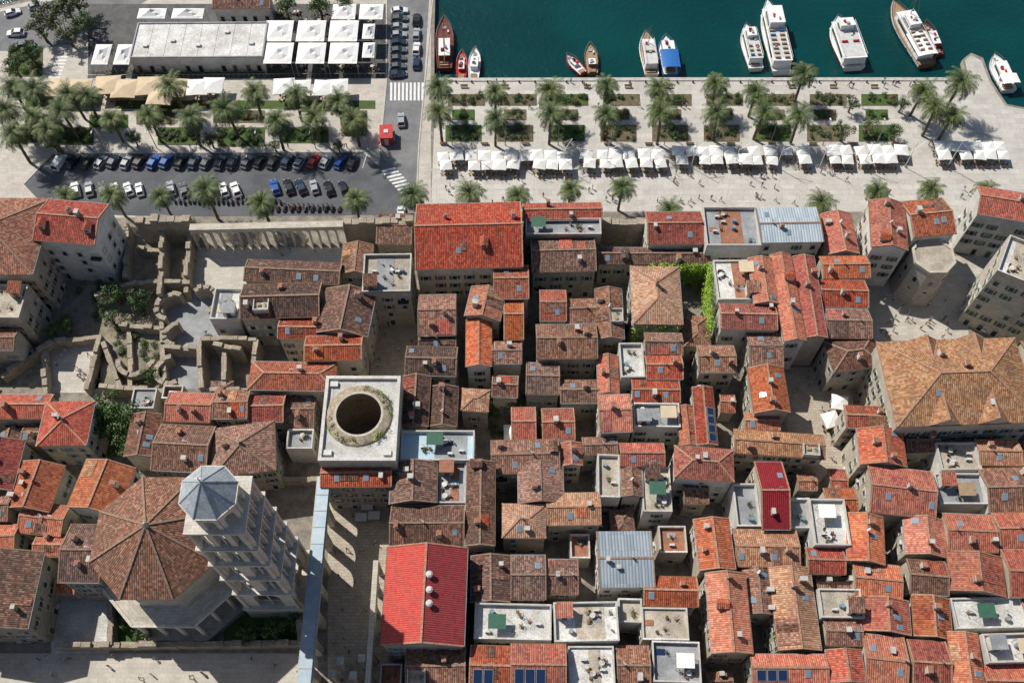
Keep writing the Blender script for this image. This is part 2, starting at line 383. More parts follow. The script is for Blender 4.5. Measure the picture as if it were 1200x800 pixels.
def house(cx,cy,w,d,h,kind,roof,wall,rot=0.,name=None,win=1.,chim=True,bare=False,solar=0,star=False):
    rz=math.radians(rot)
    foot.append((cx,cy,w,d,rz,h))
    if kind[-1]=='y': w,d=d,w;rz+=math.pi/2
    e=empty(name or NAMES[wall],(cx,cy,0),rz)
    ov=.32
    wl=MB();rf=MB();dt=MB()
    w2,d2=w/2-ov,d/2-ov
    if kind=='f':w2,d2=w/2,d/2
    sh=R.choice(['shg','shg','shb','shb','shw','shl'])
    cap='cap' if roof in 'ortRD' else 'capb'
    if kind=='f':
        for i,(x0,y0,x1,y1) in enumerate([(-w2,-d2,w2,-d2),(w2,-d2,w2,d2),(w2,d2,-w2,d2),(-w2,d2,-w2,-d2)]):
            wl.face([(x0,y0,-.2),(x1,y1,-.2),(x1,y1,h),(x0,y0,h)],wall)
        rf.face([(-w2,-d2,h),(w2,-d2,h),(w2,d2,h),(-w2,d2,h)],roof)
        if bare:
            for sgn in(-1,1):
                dt.box((0,sgn*(d/2-.15),h+.15),(w,.3,.3),'G');dt.box((sgn*(w/2-.15),0,h+.15),(.3,d-.6,.3),'G')
            for i in range(5): dt.box((-w/2+w*(i+.5)/5,R.uniform(-.3,.3)*d,h+.25),(1.1,.8,.5),'acw')
            for i in range(1,8): dt.box((-w/2+w*i/8,0,h+.02),(.08,d-.7,.03),'G')
        else: terrace(dt,w,d,h+.003,roof,wall)
        windows(dt,w2,d2,h,sh,win)
    else:
        pitch=R.uniform(.36,.46) if roof!='L' else .12
        hd=d/2;th=.2;rzh=h+pitch*hd
        zt=h-th+pitch*ov
        hip=kind[0]=='h'
        hipl=min(hd,w/2-.2) if hip else 0
        if hip: zt=h-th
        for (x0,y0,x1,y1) in [(-w2,-d2,w2,-d2),(w2,-d2,w2,d2),(w2,d2,-w2,d2),(-w2,d2,-w2,-d2)]:
            wl.face([(x0,y0,-.2),(x1,y1,-.2),(x1,y1,zt),(x0,y0,zt)],wall)
        A,B_,C,D=(-w/2,-hd,h),(w/2,-hd,h),(w/2,hd,h),(-w/2,hd,h)
        zr=lambda y:h+pitch*(hd-abs(y))
        if hip:
            E,G=(-w/2+hipl,0,rzh),(w/2-hipl,0,rzh)
            rf.face([A,B_,G,E],roof);rf.face([C,D,E,G],roof);rf.face([B_,C,G],roof);rf.face([D,A,E],roof)
            lo=[(p[0],p[1],h-th) for p in(A,B_,C,D)]
            for i in range(4): rf.face([lo[i],lo[(i+1)%4],(A,B_,C,D)[(i+1)%4],(A,B_,C,D)[i]],cap)
            rf.face(lo[::-1],'shb')
            for p,q in((A,E),(D,E),(B_,G),(C,G),(E,G)): dt.beam((p[0],p[1],p[2]+.03),(q[0],q[1],q[2]+.03),.34,.14,cap)
            if star:
                for x in(-w*.17,w*.17):
                    for sg in(-1,1):
                        y0=sg*hd;zg=h+pitch*hd*.62;yr=sg*hd*.38;gw=w*.11
                        pa_,pb_,pc_,pd_=(x-gw,y0,h+.02),(x+gw,y0,h+.02),(x,y0,zg),(x,yr,zg)
                        f1,f2=[pa_,pc_,pd_],[pc_,pb_,pd_]
                        rf.face(f1 if sg<0 else f1[::-1],roof);rf.face(f2 if sg<0 else f2[::-1],roof)
                        wl.face([pa_,pb_,pc_],wall);dt.beam((x,y0,zg+.05),(x,yr,zg+.05),.34,.14,cap)
                        dt.beam((x-gw,y0,h+.1),(x,yr,zg+.04),.28,.1,cap);dt.beam((x+gw,y0,h+.1),(x,yr,zg+.04),.28,.1,cap)
        else:
            E,G=(-w/2,0,rzh),(w/2,0,rzh)
            rm2='D' if (roof=='R' and name=='red_roofed_hall') else roof  # darker red on the hall slope away from the sun paints in its shade
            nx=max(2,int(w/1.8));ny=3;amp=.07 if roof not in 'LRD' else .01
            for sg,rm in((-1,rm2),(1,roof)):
                gz={}
                for i in range(nx+1):
                    for j in range(ny+1):
                        y=sg*hd*(1-j/ny);gz[i,j]=(-w/2+w*i/nx,y,zr(y)+(R.uniform(-amp,amp*.6) if 0<i<nx and 0<j<ny else 0))
                for i in range(nx):
                    for j in range(ny):
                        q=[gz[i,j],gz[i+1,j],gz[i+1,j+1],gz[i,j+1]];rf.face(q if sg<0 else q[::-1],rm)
            dn=lambda p:(p[0],p[1],p[2]-th)
            for s_ in(0,1):
                a,b_,c=(A,E,D) if s_==0 else (C,G,B_)
                rf.face([a,b_,dn(b_),dn(a)],cap);rf.face([b_,c,dn(c),dn(b_)],cap)
                x=(-w2 if s_==0 else w2)
                wl.face([(x,d2,zt),(x,-d2,zt),(x,0,rzh-th-.01)][::1 if s_==0 else -1],wall)
            rf.face([dn(A),dn(B_),B_,A],cap);rf.face([dn(C),dn(D),D,C],cap)
            rf.face([dn(E),dn(G),dn(B_),dn(A)],'shb');rf.face([dn(G),dn(E),dn(D),dn(C)],'shb')
            dt.beam((E[0],0,rzh+.03),(G[0],0,rzh+.03),.36,.16,cap)
            for x,p in((-w/2+.14,1),(w/2-.14,-1)):
                for sg in(-1,1): dt.beam((x,sg*hd,h+.04),(x,0,rzh+.04),.24,.1,cap)
            if roof in SIM and w>5 and R.random()<.5:
                for _ in range(R.choice([1,1,2])):
                    x0=R.uniform(-w/2+.5,w/2-3);x1=min(w/2-.4,x0+R.uniform(1.2,4));sg=R.choice([-1,1]);ya=sg*hd*R.choice([.97,.6,.97]);yb=sg*hd*R.choice([.06,.06,.4])
                    z0=.12
                    q=[(x0,ya,zr(ya)+z0),(x1,ya,zr(ya)+z0),(x1,yb,zr(yb)+z0),(x0,yb,zr(yb)+z0)]
                    if sg>0:q=q[::-1]
                    rm=R.choice(SIM[roof]);rf.face(q,rm)
                    for i in range(4):
                        a_,b2=q[i],q[(i+1)%4];rf.face([(a_[0],a_[1],a_[2]-.15),(b2[0],b2[1],b2[2]-.15),b2,a_],cap)
        windows(dt,w2,d2,h-.3,sh,win)
        if roof!='L':
            for sg in(-1,1): dt.beam((-w/2,sg*(hd+.06),h-.1),(w/2,sg*(hd+.06),h-.1),.12,.1,'G' if R.random()<.4 else 'shb')
        used=[]
        inner=w/2-hipl*.7-.9
        def panel(x,y,sg,ww_,ll_,mm_,oo_=.1):
            p=Vector((x,y,zr(y)));sl=Vector((0,-sg,pitch)).normalized();nn=Vector((0,sg*pitch,1)).normalized()
            for ww,ll,oo,mm in((ww_,ll_,oo_,'G'),(ww_-.2,ll_-.2,oo_+.02,mm_)):
                ring=[[p+Vector((i*ww/2,0,0))+sl*(j*ll/2)+nn*o_ for i,j in((-1,-1),(1,-1),(1,1),(-1,1))] for o_ in(-.05,oo)]
                if sg>0: ring=[r_[::-1] for r_ in ring]
                dt.loft(ring,mm,sm=False)
        if solar and inner>.5:
            for k in range(solar): x=-inner+.6+k*1.75; panel(x,-hd*.5,-1,1.6,min(2.4,hd*.8),'solar',.16);used.append(x)
        if chim and inner>.5:
            for _ in range(R.choice([1,1,2,2,3]) if w*d>60 else R.choice([0,1,1,2])):
                x=R.uniform(-inner,inner);y=R.uniform(-hd*.7,hd*.7);z=zr(y)
                if any(abs(x-q)<1.2 for q in used):continue
                used.append(x)
                a,b_=R.uniform(.5,.8),R.uniform(.5,1.1);hh=R.uniform(.9,1.7);mm=R.choice(['w','c','c','T','s'])
                dt.box((x,y,z+hh/2-.4),(a,b_,hh+.6),mm)
                top=z+hh-.1
                dt.box((x,y,top+.05),(a+.2,b_+.2,.1),'kerb')
                if R.random()<.6:
                    for sx in(-1,1): dt.box((x+sx*(a/2-.08),y,top+.22),(.12,b_*.8,.24),mm)
                    dt.box((x,y,top+.38),(a+.15,b_+.15,.08),'T')
            for _ in range(R.choice([0,1,1,2,3]) if w*d>40 else R.choice([0,0,1])):
                x=R.uniform(-inner,inner);sg=R.choice([-1,-1,1]);y=sg*hd*R.uniform(.35,.6)
                if any(abs(x-q)<1.1 for q in used):continue
                used.append(x);panel(x,y,sg,.95,1.25,'sky_glass')
            if w*d>70 and roof!='L' and R.random()<.5:
                for _ in range(R.choice([1,2])):
                    x=R.uniform(-inner,inner);sg=R.choice([-1,-1,1]);y=sg*hd*.5
                    if any(abs(x-q)<1.8 for q in used):continue
                    used.append(x);z=zr(y)
                    dt.box((x,y-sg*.5,z+.3),(1.3,1.8,1.5),wall);yf=y+sg*.4
                    dt.box((x,yf+sg*.02,z+.55),(.8,.06,.8),'glass')
                    zz=z+1.05;y0,y1=yf+sg*.25,y-sg*1.6
                    a=[(x-.85,y0,zz),(x,y0,zz+.5),(x+.85,y0,zz)];b_=[(x-.85,y1,zz),(x,y1,zz+.5),(x+.85,y1,zz)]
                    dt.face([a[0],a[1],b_[1],b_[0]],roof);dt.face([a[1],a[2],b_[2],b_[1]],roof);dt.face(a,wall)
            if R.random()<.5:
                x=R.uniform(-inner,inner);dt.cyl((x,0,rzh-.1),.03,.02,2.2,5,'metal')
                for q in range(3): dt.box((x,0,rzh+1.4+q*.25),(.9-.2*q,.03,.03),'metal')
            if R.random()<.3: dish(dt,R.uniform(-inner,inner),0,rzh)
            if w*d>55 and inner>2 and R.random()<.3 and not star:
                x=R.uniform(-inner+1,inner-1)
                if all(abs(x-q)>2.2 for q in used):
                    y=-hd*.5;z=zr(y)+.35;dt.box((x,y,z-.4),(3.0,2.4,.9),wall,top='C')
                    for sx in(-1,1): dt.box((x+sx*1.42,y,z+.4),(.14,2.4,.7),'W')
                    dt.box((x,y-1.14,z+.4),(2.7,.12,.7),'W');leafball(dt,(x+.8,y,z+.5),.45,30,'leaf',.25);dt.box((x-.5,y+.2,z+.4),(.8,.6,.06),'deck');dt.box((x-.5,y+.2,z+.2),(.1,.1,.36),'dark')
    wl.obj('walls',e);rf.obj('roof',e);dt.obj('windows_and_fittings',e)
    return e
def hpx(u0,v0,u1,v1,h,kind,roof,wall,rot=0.,**k):
    h=h*.83+R.uniform(-.3,.3)
    um,vm=(u0+u1)/2,(v0+v1)/2
    x0=site(u0,vm,h)[0];x1=site(u1,vm,h)[0];y0=site(um,v1,h)[1];y1=site(um,v0,h)[1]
    w,d=x1-x0,y1-y0
    return house((x0+x1)/2,(y0+y1)/2,w,d,h,kind,roof,wall,rot+R.uniform(-1.8,1.8),**k)
DATA="""
-45 232 50 322 17 hy b c 0
46 236 121 284 18 gx r w -4
-60 335 30 374 13 f C c 0
-60 385 20 410 10 gx b c 0
-60 462 60 490 11 gx r c 0
48 470 106 522 12 hy r c 0
-30 515 22 575 11 gy r c 0
-60 575 14 610 10 gx b c 0
15 542 68 598 10 gy o c -8
24 590 78 626 9 gx o c -5
88 542 150 600 12 gy o w -12
-60 646 42 738 13 gy d s 0
75 614 124 682 17 gx d s 0
40 626 76 652 8 gx o c 0
-60 615 20 645 9 gx o c 0
195 460 250 494 12 gx r c 0
250 457 292 490 12 gx b c 0
292 462 334 494 11 gx r s 0
182 498 248 552 12 gx b s -4
246 497 322 556 12 hy b s 8
336 462 370 502 9 gx d s 0
292 424 394 457 13 hx o c 0
357 393 425 422 14 gx r c 0
326 374 400 397 13 gx r c 0
376 340 436 393 14 gy d c -8
287 306 400 331 13 gx d s -3
283 332 376 372 14 gx d s 0
400 286 436 322 12 gy b s 0
250 340 283 376 10 f W w 0
426 300 482 344 15 f C s 0
490 345 535 393 13 gx b c 0
490 392 535 408 11 gx d c 0
475 406 536 440 12 gx d s 0
470 440 503 500 13 gy d s 0
503 452 536 500 12 gy d s 0
612 238 706 258 15 gx r s 0
616 258 704 277 14 f G s 0
622 278 698 318 13 gx d s 0
700 290 832 309 10 gx d s 0
442 250 484 286 7 gx d s 0
578 311 620 350 15 gx o c 0
548 338 590 374 14 gy o c -10
590 350 614 398 13 gx o c 0
546 374 576 430 13 gy o w 0
576 400 612 426 12 gx b c 0
616 425 656 462 11 gx d s 0
656 445 702 472 11 gx b s 0
632 340 664 376 13 gx r s 0
664 350 700 378 12 gx b s 0
628 380 700 420 13 gx b s 0
698 338 730 398 13 gy b s 0
740 312 798 380 14 hy t s 0
757 248 824 286 13 gx r w 0
825 245 888 290 14 f G w 0
888 243 962 284 15 gx L w 0
838 306 888 352 13 f W w 0
880 302 910 356 15 gy o w 0
843 356 910 386 14 gx r w 0
910 298 936 400 15 gy o w 0
936 300 962 396 15 gy r c 0
962 300 1018 326 13 gx o c 0
960 328 1016 360 13 gx r c 0
966 362 1020 396 13 gx b c 0
966 250 1002 298 12 gy r c 0
876 388 916 430 12 gx b s 0
817 405 862 436 12 gx b c 0
880 430 922 484 14 gy o c 0
970 396 1030 432 12 hx b s 8
700 416 725 462 12 gy o c 0
726 404 754 444 12 f W w 0
755 390 800 416 13 gx b c 0
756 416 800 444 13 gx r c 0
740 445 797 472 13 gx r w 0
701 462 740 506 14 gx o c 0
742 474 796 502 12 f G w 0
795 475 815 522 12 gy o c 0
790 524 860 562 15 hx o w -4
860 506 966 534 12 gx t c -3
872 484 914 504 11 gx o c 0
470 506 556 541 14 f B w 0
575 515 656 554 12 gx b s 0
656 518 682 546 12 gy r c 0
682 512 724 532 11 gx b c 0
726 519 779 546 13 gx r c 0
700 534 726 584 11 f C w 0
728 548 752 582 12 gy b c 0
752 548 786 600 11 f C w 0
607 542 660 590 12 gy b s 0
588 590 640 630 12 hx t c 0
640 577 704 615 12 gx t c 0
457 541 512 590 14 gy d s 0
457 592 545 640 14 gx d s 0
512 541 546 590 13 f G s 0
546 540 580 640 14 gy d c 0
376 541 460 570 15 gx o s 0
552 650 598 706 12 gy d s 0
598 650 640 702 12 gx d s 0
640 655 678 696 12 gx b s 0
700 622 766 688 13 gx L w 0
753 675 818 710 12 gx o c 0
816 607 858 668 13 gy o c 0
800 560 830 590 9 gx b c 0
830 670 878 766 13 gy o c -2
860 620 936 664 12 gx t c 0
872 664 906 720 11 gy b c 0
906 664 956 762 12 gy t c 0
860 568 888 618 11 f G w 0
888 541 922 620 13 gx D c 0
922 585 950 620 11 f G w 0
950 586 992 640 13 f W w 0
966 572 1004 600 12 gx o c 0
945 642 990 672 12 gx r c 0
960 690 1010 724 12 f C w 0
992 602 1036 660 13 gy o c -6
1000 660 1056 700 12 gx o c -6
1010 700 1066 742 12 gy r c -6
956 676 1000 690 9 gx b c 0
966 724 1010 756 11 gx b c 0
970 760 1012 800 12 gy r c 0
1012 744 1062 806 12 gx o c -6
649 706 724 752 13 f W w 0
724 702 752 730 11 f C w 0
752 712 806 750 12 f C c 0
764 752 820 800 11 f G c 0
556 708 646 750 12 f W w 0
475 757 546 806 13 gx b s 0
666 757 720 806 13 f W w 0
722 756 762 806 12 gx b c 0
990 476 1060 502 12 gx o c -4
1060 505 1100 530 11 gx b c 0
1006 503 1060 546 13 gy o c -4
1018 548 1094 604 13 gx o c -6
1098 520 1145 552 11 f C w 0
1145 515 1196 545 12 gx t c 0
1096 556 1152 592 11 f G w 0
1152 548 1215 600 12 gx b w 0
1060 606 1108 652 12 gy o c -6
1108 602 1166 646 13 gx o c -4
1166 600 1240 642 13 gx o c 0
1112 648 1176 696 13 gy o c -6
1178 644 1250 700 13 gx r c 0
1064 656 1110 696 12 gx b c -6
1070 698 1114 748 12 gy o c -6
1116 700 1200 736 11 f W w 0
1200 702 1260 740 12 gx o c 0
1114 740 1150 806 13 gy o c -4
1152 742 1250 776 13 f W w 0
1152 778 1250 820 12 gx o c 0
1066 750 1112 806 12 gx r c -4
1146 224 1230 258 17 gx r w -12
1106 560 1136 584 8 gx o c 0
"""
for ln in DATA.strip().splitlines():
    a=ln.split()
    hpx(*[float(x) for x in a[:5]],a[5],a[6],a[7],float(a[8]))
hpx(1038,398,1206,497,18,'hx','t','c',3,star=True,name='town_palace')
hpx(487,238,612,314,17,'gx','r','c',0)
hpx(814,453,838,522,14,'gy','r','c',0,solar=4)
hpx(550,756,600,806,14,'gx','o','c',0,solar=2);hpx(598,754,664,806,15,'gx','r','c',0,solar=3);hpx(880,766,970,800,12,'gx','o','c',0,solar=3)
hpx(450,640,546,757,17,'gy','R','c',0,name='red_roofed_hall',chim=False)
hpx(1020,236,1062,292,17,'gy','o','w',-6);hpx(1062,234,1114,276,17,'gx','o','w',6)

# ---------- cathedral ----------
def octa(r,z,n=8,off=math.pi/8): return [(r*math.cos(off+2*math.pi*k/n),r*math.sin(off+2*math.pi*k/n),z) for k in range(n)]
cx,cy=site(184,628,20)
e=empty('octagonal_cathedral',(cx,cy,0));foot.append((cx,cy,30,30,0,20))
mb=MB();mb.loft([octa(10.0,-.2),octa(10.0,19.5)],'stone',sm=False);mb.loft([octa(10.6,19.0),octa(10.8,19.6)],'kerb',sm=False)
mb.obj('walls',e)
mb=MB();ev=octa(11.4,19.9)
for k in range(8):
    a_,b_=Vector(ev[k]),Vector(ev[(k+1)%8]);ap=Vector((0,0,26));K=6
    for i in range(K):
        t0,t1=i/K,(i+1)/K
        q=[a_.lerp(ap,t0),b_.lerp(ap,t0),b_.lerp(ap,t1),a_.lerp(ap,t1)]
        mb.face(q if i<K-1 else q[:3],'b')
mb.loft([octa(11.4,19.6),octa(11.4,19.9)],'capb',sm=False,caps=False)
mb.face(octa(11.4,19.6)[::-1],'capb')
mb.obj('roof',e)
mb=MB()
for k in range(8): mb.beam((ev[k][0],ev[k][1],20.0),(0,0,26.08),.36,.2,'capb')
mb.cyl((0,0,25.8),.6,.2,1.2,8,'stone');mb.obj('roof_ridges',e)
mb=MB()
mb.loft([octa(14.4,0),octa(14.4,1.8)],'stone',sm=False)
o1,i1=octa(13.6,9.2),octa(9.9,9.2);o2=octa(13.6,10.0);i2=octa(9.9,10.4)
for k in range(8):
    j=(k+1)%8
    mb.face([o1[k],o1[j],o2[j],o2[k]],'stone');mb.face([o2[k],o2[j],i2[j],i2[k]],'stone');mb.face([o1[j],o1[k],i1[k],i1[j]],'stone')
    mb.beam(tuple(o2[k]),tuple(o2[j]),.5,.5,'towerstone')
    for t in(0,.33,.66):
        x=o1[k][0]*.965*(1-t)+o1[j][0]*.965*t;y=o1[k][1]*.965*(1-t)+o1[j][1]*.965*t
        mb.cyl((x,y,1.8),.42,.36,7.0,10,'towerstone');mb.box((x,y,9.0),(1.,1.,.4),'towerstone');mb.box((x,y,1.95),(1.05,1.05,.3),'towerstone')
mb.obj('colonnade',e)
# ---------- bell tower ----------
tx,ty=site(247,580,50);foot.append((tx,ty,12,12,0,50))
e=empty('bell_tower',(tx,ty,0));mb=MB()
mb.box((0,0,3.),(10.4,10.4,6.),'towerstone')
z=6.
for side,hh,n,ow in((9.4,9,1,4.4),(8.8,8.5,2,2.5),(8.5,7.6,2,2.4),(8.2,7.4,3,1.75),(7.9,7.0,3,1.75)):
    mb.box((0,0,z+.25),(side+1.3,side+1.3,.5),'towerstone');mb.box((0,0,z-.14),(side+.6,side+.6,.25),'ring')
    z0=z+.5;z1=z+hh;th=.9
    for k in range(4):
        a=k*math.pi/2;ca,sa=math.cos(a),math.sin(a);h2=side/2-th/2
        L=side if k%2==0 else side-2*th
        px,py=-L/2,-h2
        arch_panel(mb,(ca*px-sa*py,sa*px+ca*py),a,L,z0,z1,n,ow,z1-ow/2-.9,th,'towerstone',.16)
        for sx in(-1,1):
            qx,qy=sx*(side/2-.25),-(side/2)-.12
            mb.box((ca*qx-sa*qy,sa*qx+ca*qy,(z0+z1)/2),(.55,.55,hh-.5),'towerstone',rz=a)
        mb.box((ca*0-sa*(-side/2+th+.05),sa*0+ca*(-side/2+th+.05),z0+.4),(side-2.4,.12,.8),'kerb',rz=a)
    # core block added inside each storey to make the arch openings dark
    mb.box((0,0,(z0+z1)/2),(side*.34,side*.34,hh-.5),'ring')
    z=z1
mb.box((0,0,z+.3),(8.7,8.7,.6),'towerstone');z+=.6
mb.obj('shaft',e)
mb=MB();r=3.75
for k in range(8):
    a0=math.pi/8+k*math.pi/4;a1=a0+math.pi/4
    p=(r*math.cos(a0),r*math.sin(a0));q=(r*math.cos(a1),r*math.sin(a1))
    L=math.hypot(q[0]-p[0],q[1]-p[1]);arch_panel(mb,p,math.atan2(q[1]-p[1],q[0]-p[0]),L,z,z+4.6,1,1.6,z+2.6,.5,'towerstone')
mb.loft([octa(4.2,z+4.6),octa(4.3,z+5.0)],'towerstone',sm=False)
mb.obj('belfry',e)
mb=MB();rg=octa(4.15,z+5.0)
for k in range(8):
    mb.face([rg[k],rg[(k+1)%8],(0,0,z+9.2)],'lead');mb.beam((rg[k][0],rg[k][1],z+5.05),(0,0,z+9.25),.14,.08,'lead')
mb.cyl((0,0,z+9.0),.12,.05,1.8,6,'metal');mb.box((0,0,z+10.3),(.9,.1,.1),'metal');mb.obj('stone_spire',e)
# ---------- vestibule rotunda ----------
zz=16.
x0,y0=site(371,541,zz);x1,y1=site(472,442,zz);cx,cy=(x0+x1)/2,(y0+y1)/2;w,d=x1-x0-.6,y1-y0;foot.append((cx,cy,w,d,0,zz))
ox,oy=site(421,487,zz);ox-=cx;oy-=cy
e=empty('domed_vestibule',(cx,cy,0));mb=MB();N=40
def sq(a):
    c,s_=math.cos(a),math.sin(a);t=min(((w/2-ox*(1 if c>0 else -1))/abs(c)) if abs(c)>1e-6 else 1e9,((d/2-oy*(1 if s_>0 else -1))/abs(s_)) if abs(s_)>1e-6 else 1e9)
    return (ox+c*t,oy+s_*t)
for k in range(N):
    a0,a1=2*math.pi*k/N,2*math.pi*(k+1)/N
    C=lambda r,a,z:(ox+r*math.cos(a),oy+r*math.sin(a),z)
    p,q=sq(a0),sq(a1);mb.face([C(6.2,a0,zz),(p[0],p[1],zz),(q[0],q[1],zz),C(6.2,a1,zz)],'W')
    mb.face([C(6.2,a0,zz),C(6.2,a1,zz),C(5.9,a1,zz+.4),C(5.9,a0,zz+.4)],'ring')
    mb.face([C(5.9,a0,zz+.4),C(5.9,a1,zz+.4),C(4.5,a1,zz+.9),C(4.5,a0,zz+.9)],'ring')
    mb.face([C(4.5,a0,zz+.9),C(4.5,a1,zz+.9),C(4.1,a1,zz+.9),C(4.1,a0,zz+.9)],'stone')
    mb.face([C(4.1,a0,zz+.9),C(4.1,a1,zz+.9),C(5.8,a1,10),C(5.8,a0,10)],'ring');mb.face([C(5.8,a0,10),C(5.8,a1,10),C(5.9,a1,0),C(5.9,a0,0)],'ruin')
for (xa,ya,xb,yb) in [(-w/2,-d/2,w/2,-d/2),(w/2,-d/2,w/2,d/2),(w/2,d/2,-w/2,d/2),(-w/2,d/2,-w/2,-d/2)]:
    mb.face([(xa,ya,0),(xb,yb,0),(xb,yb,zz),(xa,ya,zz)],'stone')
for sg in(-1,1):
    mb.box((0,sg*(d/2-.3),zz+.35),(w,.6,.7),'w');mb.box((sg*(w/2-.3),0,zz+.35),(.6,d-1.2,.7),'w')
for k,(i,j) in enumerate(((-1,1),(-1,-1),(1,-1))):
    mb.box((i*(w/2-1.6),j*(d/2-1.6),zz+.3),(1.4,1.,.6),'acw')
mb.obj('masonry',e)
mb=MB()
for k in range(60):
    a=R.uniform(0,6.28)
    if math.sin(a*1.5+1)<-.3: continue
    rr=R.uniform(5.0,6.3);leafball(mb,(ox+rr*math.cos(a),oy+rr*math.sin(a),zz+.8),.5,22,R.choice(['leaf','olive','ivy']),.3)
mb.obj('roof_planting',e,uv=False)
# ---------- peristyle arcade ----------
pa=site(383,585,0);pb=site(372,830,0)
L=pa[1]-pb[1];xA=(site(368,590,12)[0]+site(368,780,12)[0])/2
e=empty('peristyle_arcade',(xA,pb[1],0));foot.append((xA,(pa[1]+pb[1])/2,3,L,0,12))
mb=MB();arch_panel(mb,(0,0),math.pi/2,L,0.,11.4,int(L/4.6),3.3,6.6,1.1,'stone');mb.obj('arches',e)
mb=MB();mb.box((0,L/2,11.7),(2.6,L,.55),'stone');
mb.box((0,L/2,12.15),(2.2,L,.35),'rotunda_metal')
for k in range(int(L/3)): mb.box((0,1.5+3*k,12.36),(2.24,.12,.08),'lead')
mb.obj('metal_capping',e)
e=empty('peristyle_arcade',(site(452,700,0)[0]-1.,pb[1]+0,0));mb=MB();arch_panel(mb,(0,0),math.pi/2,L*.62,0.,9.,6,3.2,5.4,.9,'stone');mb.obj('arches',e)
for i,(u,v) in enumerate([(400,775),(425,772),(390,790),(415,792)]):
    mb=MB();x,y=site(u,v,6);mb.box((0,0,.3),(1.2,1.2,.6),'stone');mb.cyl((0,0,.6),.5,.42,6.2,12,'towerstone');mb.box((0,0,7.),(1.3,1.3,.5),'stone')
    mb.obj('granite_column',None,(x,y,0))

def stone_tower(u,v,r,h,n,name,top='stone'):
    x,y=site(u,v,h);foot.append((x,y,2*r,2*r,0,h));e=empty(name,(x,y,0));mb=MB()
    mb.loft([octa(r+.8,-.2,n),octa(r+.3,h*.25,n),octa(r,h-.6,n),octa(r+.15,h-.4,n),octa(r+.15,h,n)],top,sm=False,caps=False)
    mb.face(octa(r-.4,h,n),'C')
    rin=octa(r-.4,h+.3,n);ro=octa(r+.15,h,n);rt=octa(r+.15,h+.3,n);ri=octa(r-.4,h,n)
    for k in range(n):
        j=(k+1)%n;mb.face([ro[k],ro[j],rt[j],rt[k]],top);mb.face([rt[k],rt[j],rin[j],rin[k]],'stone');mb.face([rin[k],rin[j],ri[j],ri[k]],top)
        mx,my=(ro[k][0]+ro[j][0])/2,(ro[k][1]+ro[j][1])/2;a=math.atan2(my,mx)
        for q in(.35,.65): mb.box((mx*.975,my*.975,h*q),(.4,.7,1.2),'glass',rz=a)
    mb.obj('masonry',e);return e
stone_tower(1094,300,4.4,12,8,'octagonal_stone_tower')
e=hpx(1174,292,1262,340,23,'f','W','stone',-30,name='square_stone_tower')
# ---------- ruined walls ----------
def wall_px(name,u0,v0,u1,v1,h,th,m,n=0,ow=2.4):
    a=site(u0,v0,h);b_=site(u1,v1,h);L=math.hypot(b_[0]-a[0],b_[1]-a[1]);an=math.atan2(b_[1]-a[1],b_[0]-a[0])
    mb=MB()
    if n: arch_panel(mb,(0,0),0,L,0,h,n,ow,h-ow/2-1.2,th,m)
    else:
        K=max(2,int(L/1.6));hs=[h+R.uniform(-.8,.4) for _ in range(K)]
        for k in range(K): mb.box((L*(k+.5)/K,R.uniform(-.06,.06),hs[k]/2),(L/K-.004*(k%2),th*R.uniform(.85,1.05),hs[k]),m)
    return mb.obj(name,None,(a[0],a[1],0),an)
wall_px('palace_sea_wall',222,266,402,262,8,1.6,'stone',17,1.9)
wall_px('palace_sea_wall',158,256,222,256,8,1.8,'ruin');wall_px('palace_sea_wall',402,258,484,256,8,1.6,'ruin')
wall_px('palace_sea_wall',706,258,756,258,8,1.6,'ruin')
for a in [(222,268,216,340,4),(190,262,186,345,5),(160,330,222,330,4),(188,345,192,460,3),(232,396,236,455,6),(236,396,300,396,6),(262,398,262,455,5),(300,396,296,424,6),(236,456,292,456,5),(115,395,100,455,3),(55,398,118,393,3),(50,405,52,460,3),(116,452,192,456,4),(250,402,282,408,6),(192,405,240,408,4),(110,345,160,330,4),(60,398,0,440,3),(400,325,402,340,6),(322,505,368,505,4),(322,560,374,560,3),(60,690,128,690,5),(62,755,360,752,3),(128,690,128,755,3),(350,700,352,752,4),(160,290,188,292,3),(148,262,146,325,4),(120,400,140,452,2.5),(140,380,188,384,2.5),(150,384,152,452,2)]:
    wall_px('ruined_wall',*a,1.0,'ruin')
def apse(u,v,r,a0,a1,h):
    x,y=site(u,v,h);mb=MB();N=12
    for k in range(N):
        b0,b1=math.radians(a0+(a1-a0)*k/N),math.radians(a0+(a1-a0)*(k+1)/N)
        P=lambda rr,b,z:(rr*math.cos(b),rr*math.sin(b),z);hh=h*R.uniform(.85,1.05)
        mb.face([P(r,b0,0),P(r,b1,0),P(r,b1,hh),P(r,b0,hh)],'ruin');mb.face([P(r,b0,hh),P(r,b1,hh),P(r-1,b1,hh),P(r-1,b0,hh)],'ruin');mb.face([P(r-1,b1,0),P(r-1,b0,0),P(r-1,b0,hh),P(r-1,b1,hh)],'ruin')
        for b in(b0,b1): mb.face([P(r,b,0),P(r,b,hh),P(r-1,b,hh),P(r-1,b,0)],'ruin')
    mb.obj('ruined_apse',None,(x,y,0))
apse(200,358,3.6,60,260,4);apse(200,432,3.6,100,300,4);apse(236,350,3.6,-60,130,4);apse(158,420,4,180,360,3);apse(206,390,3.,90,270,4)

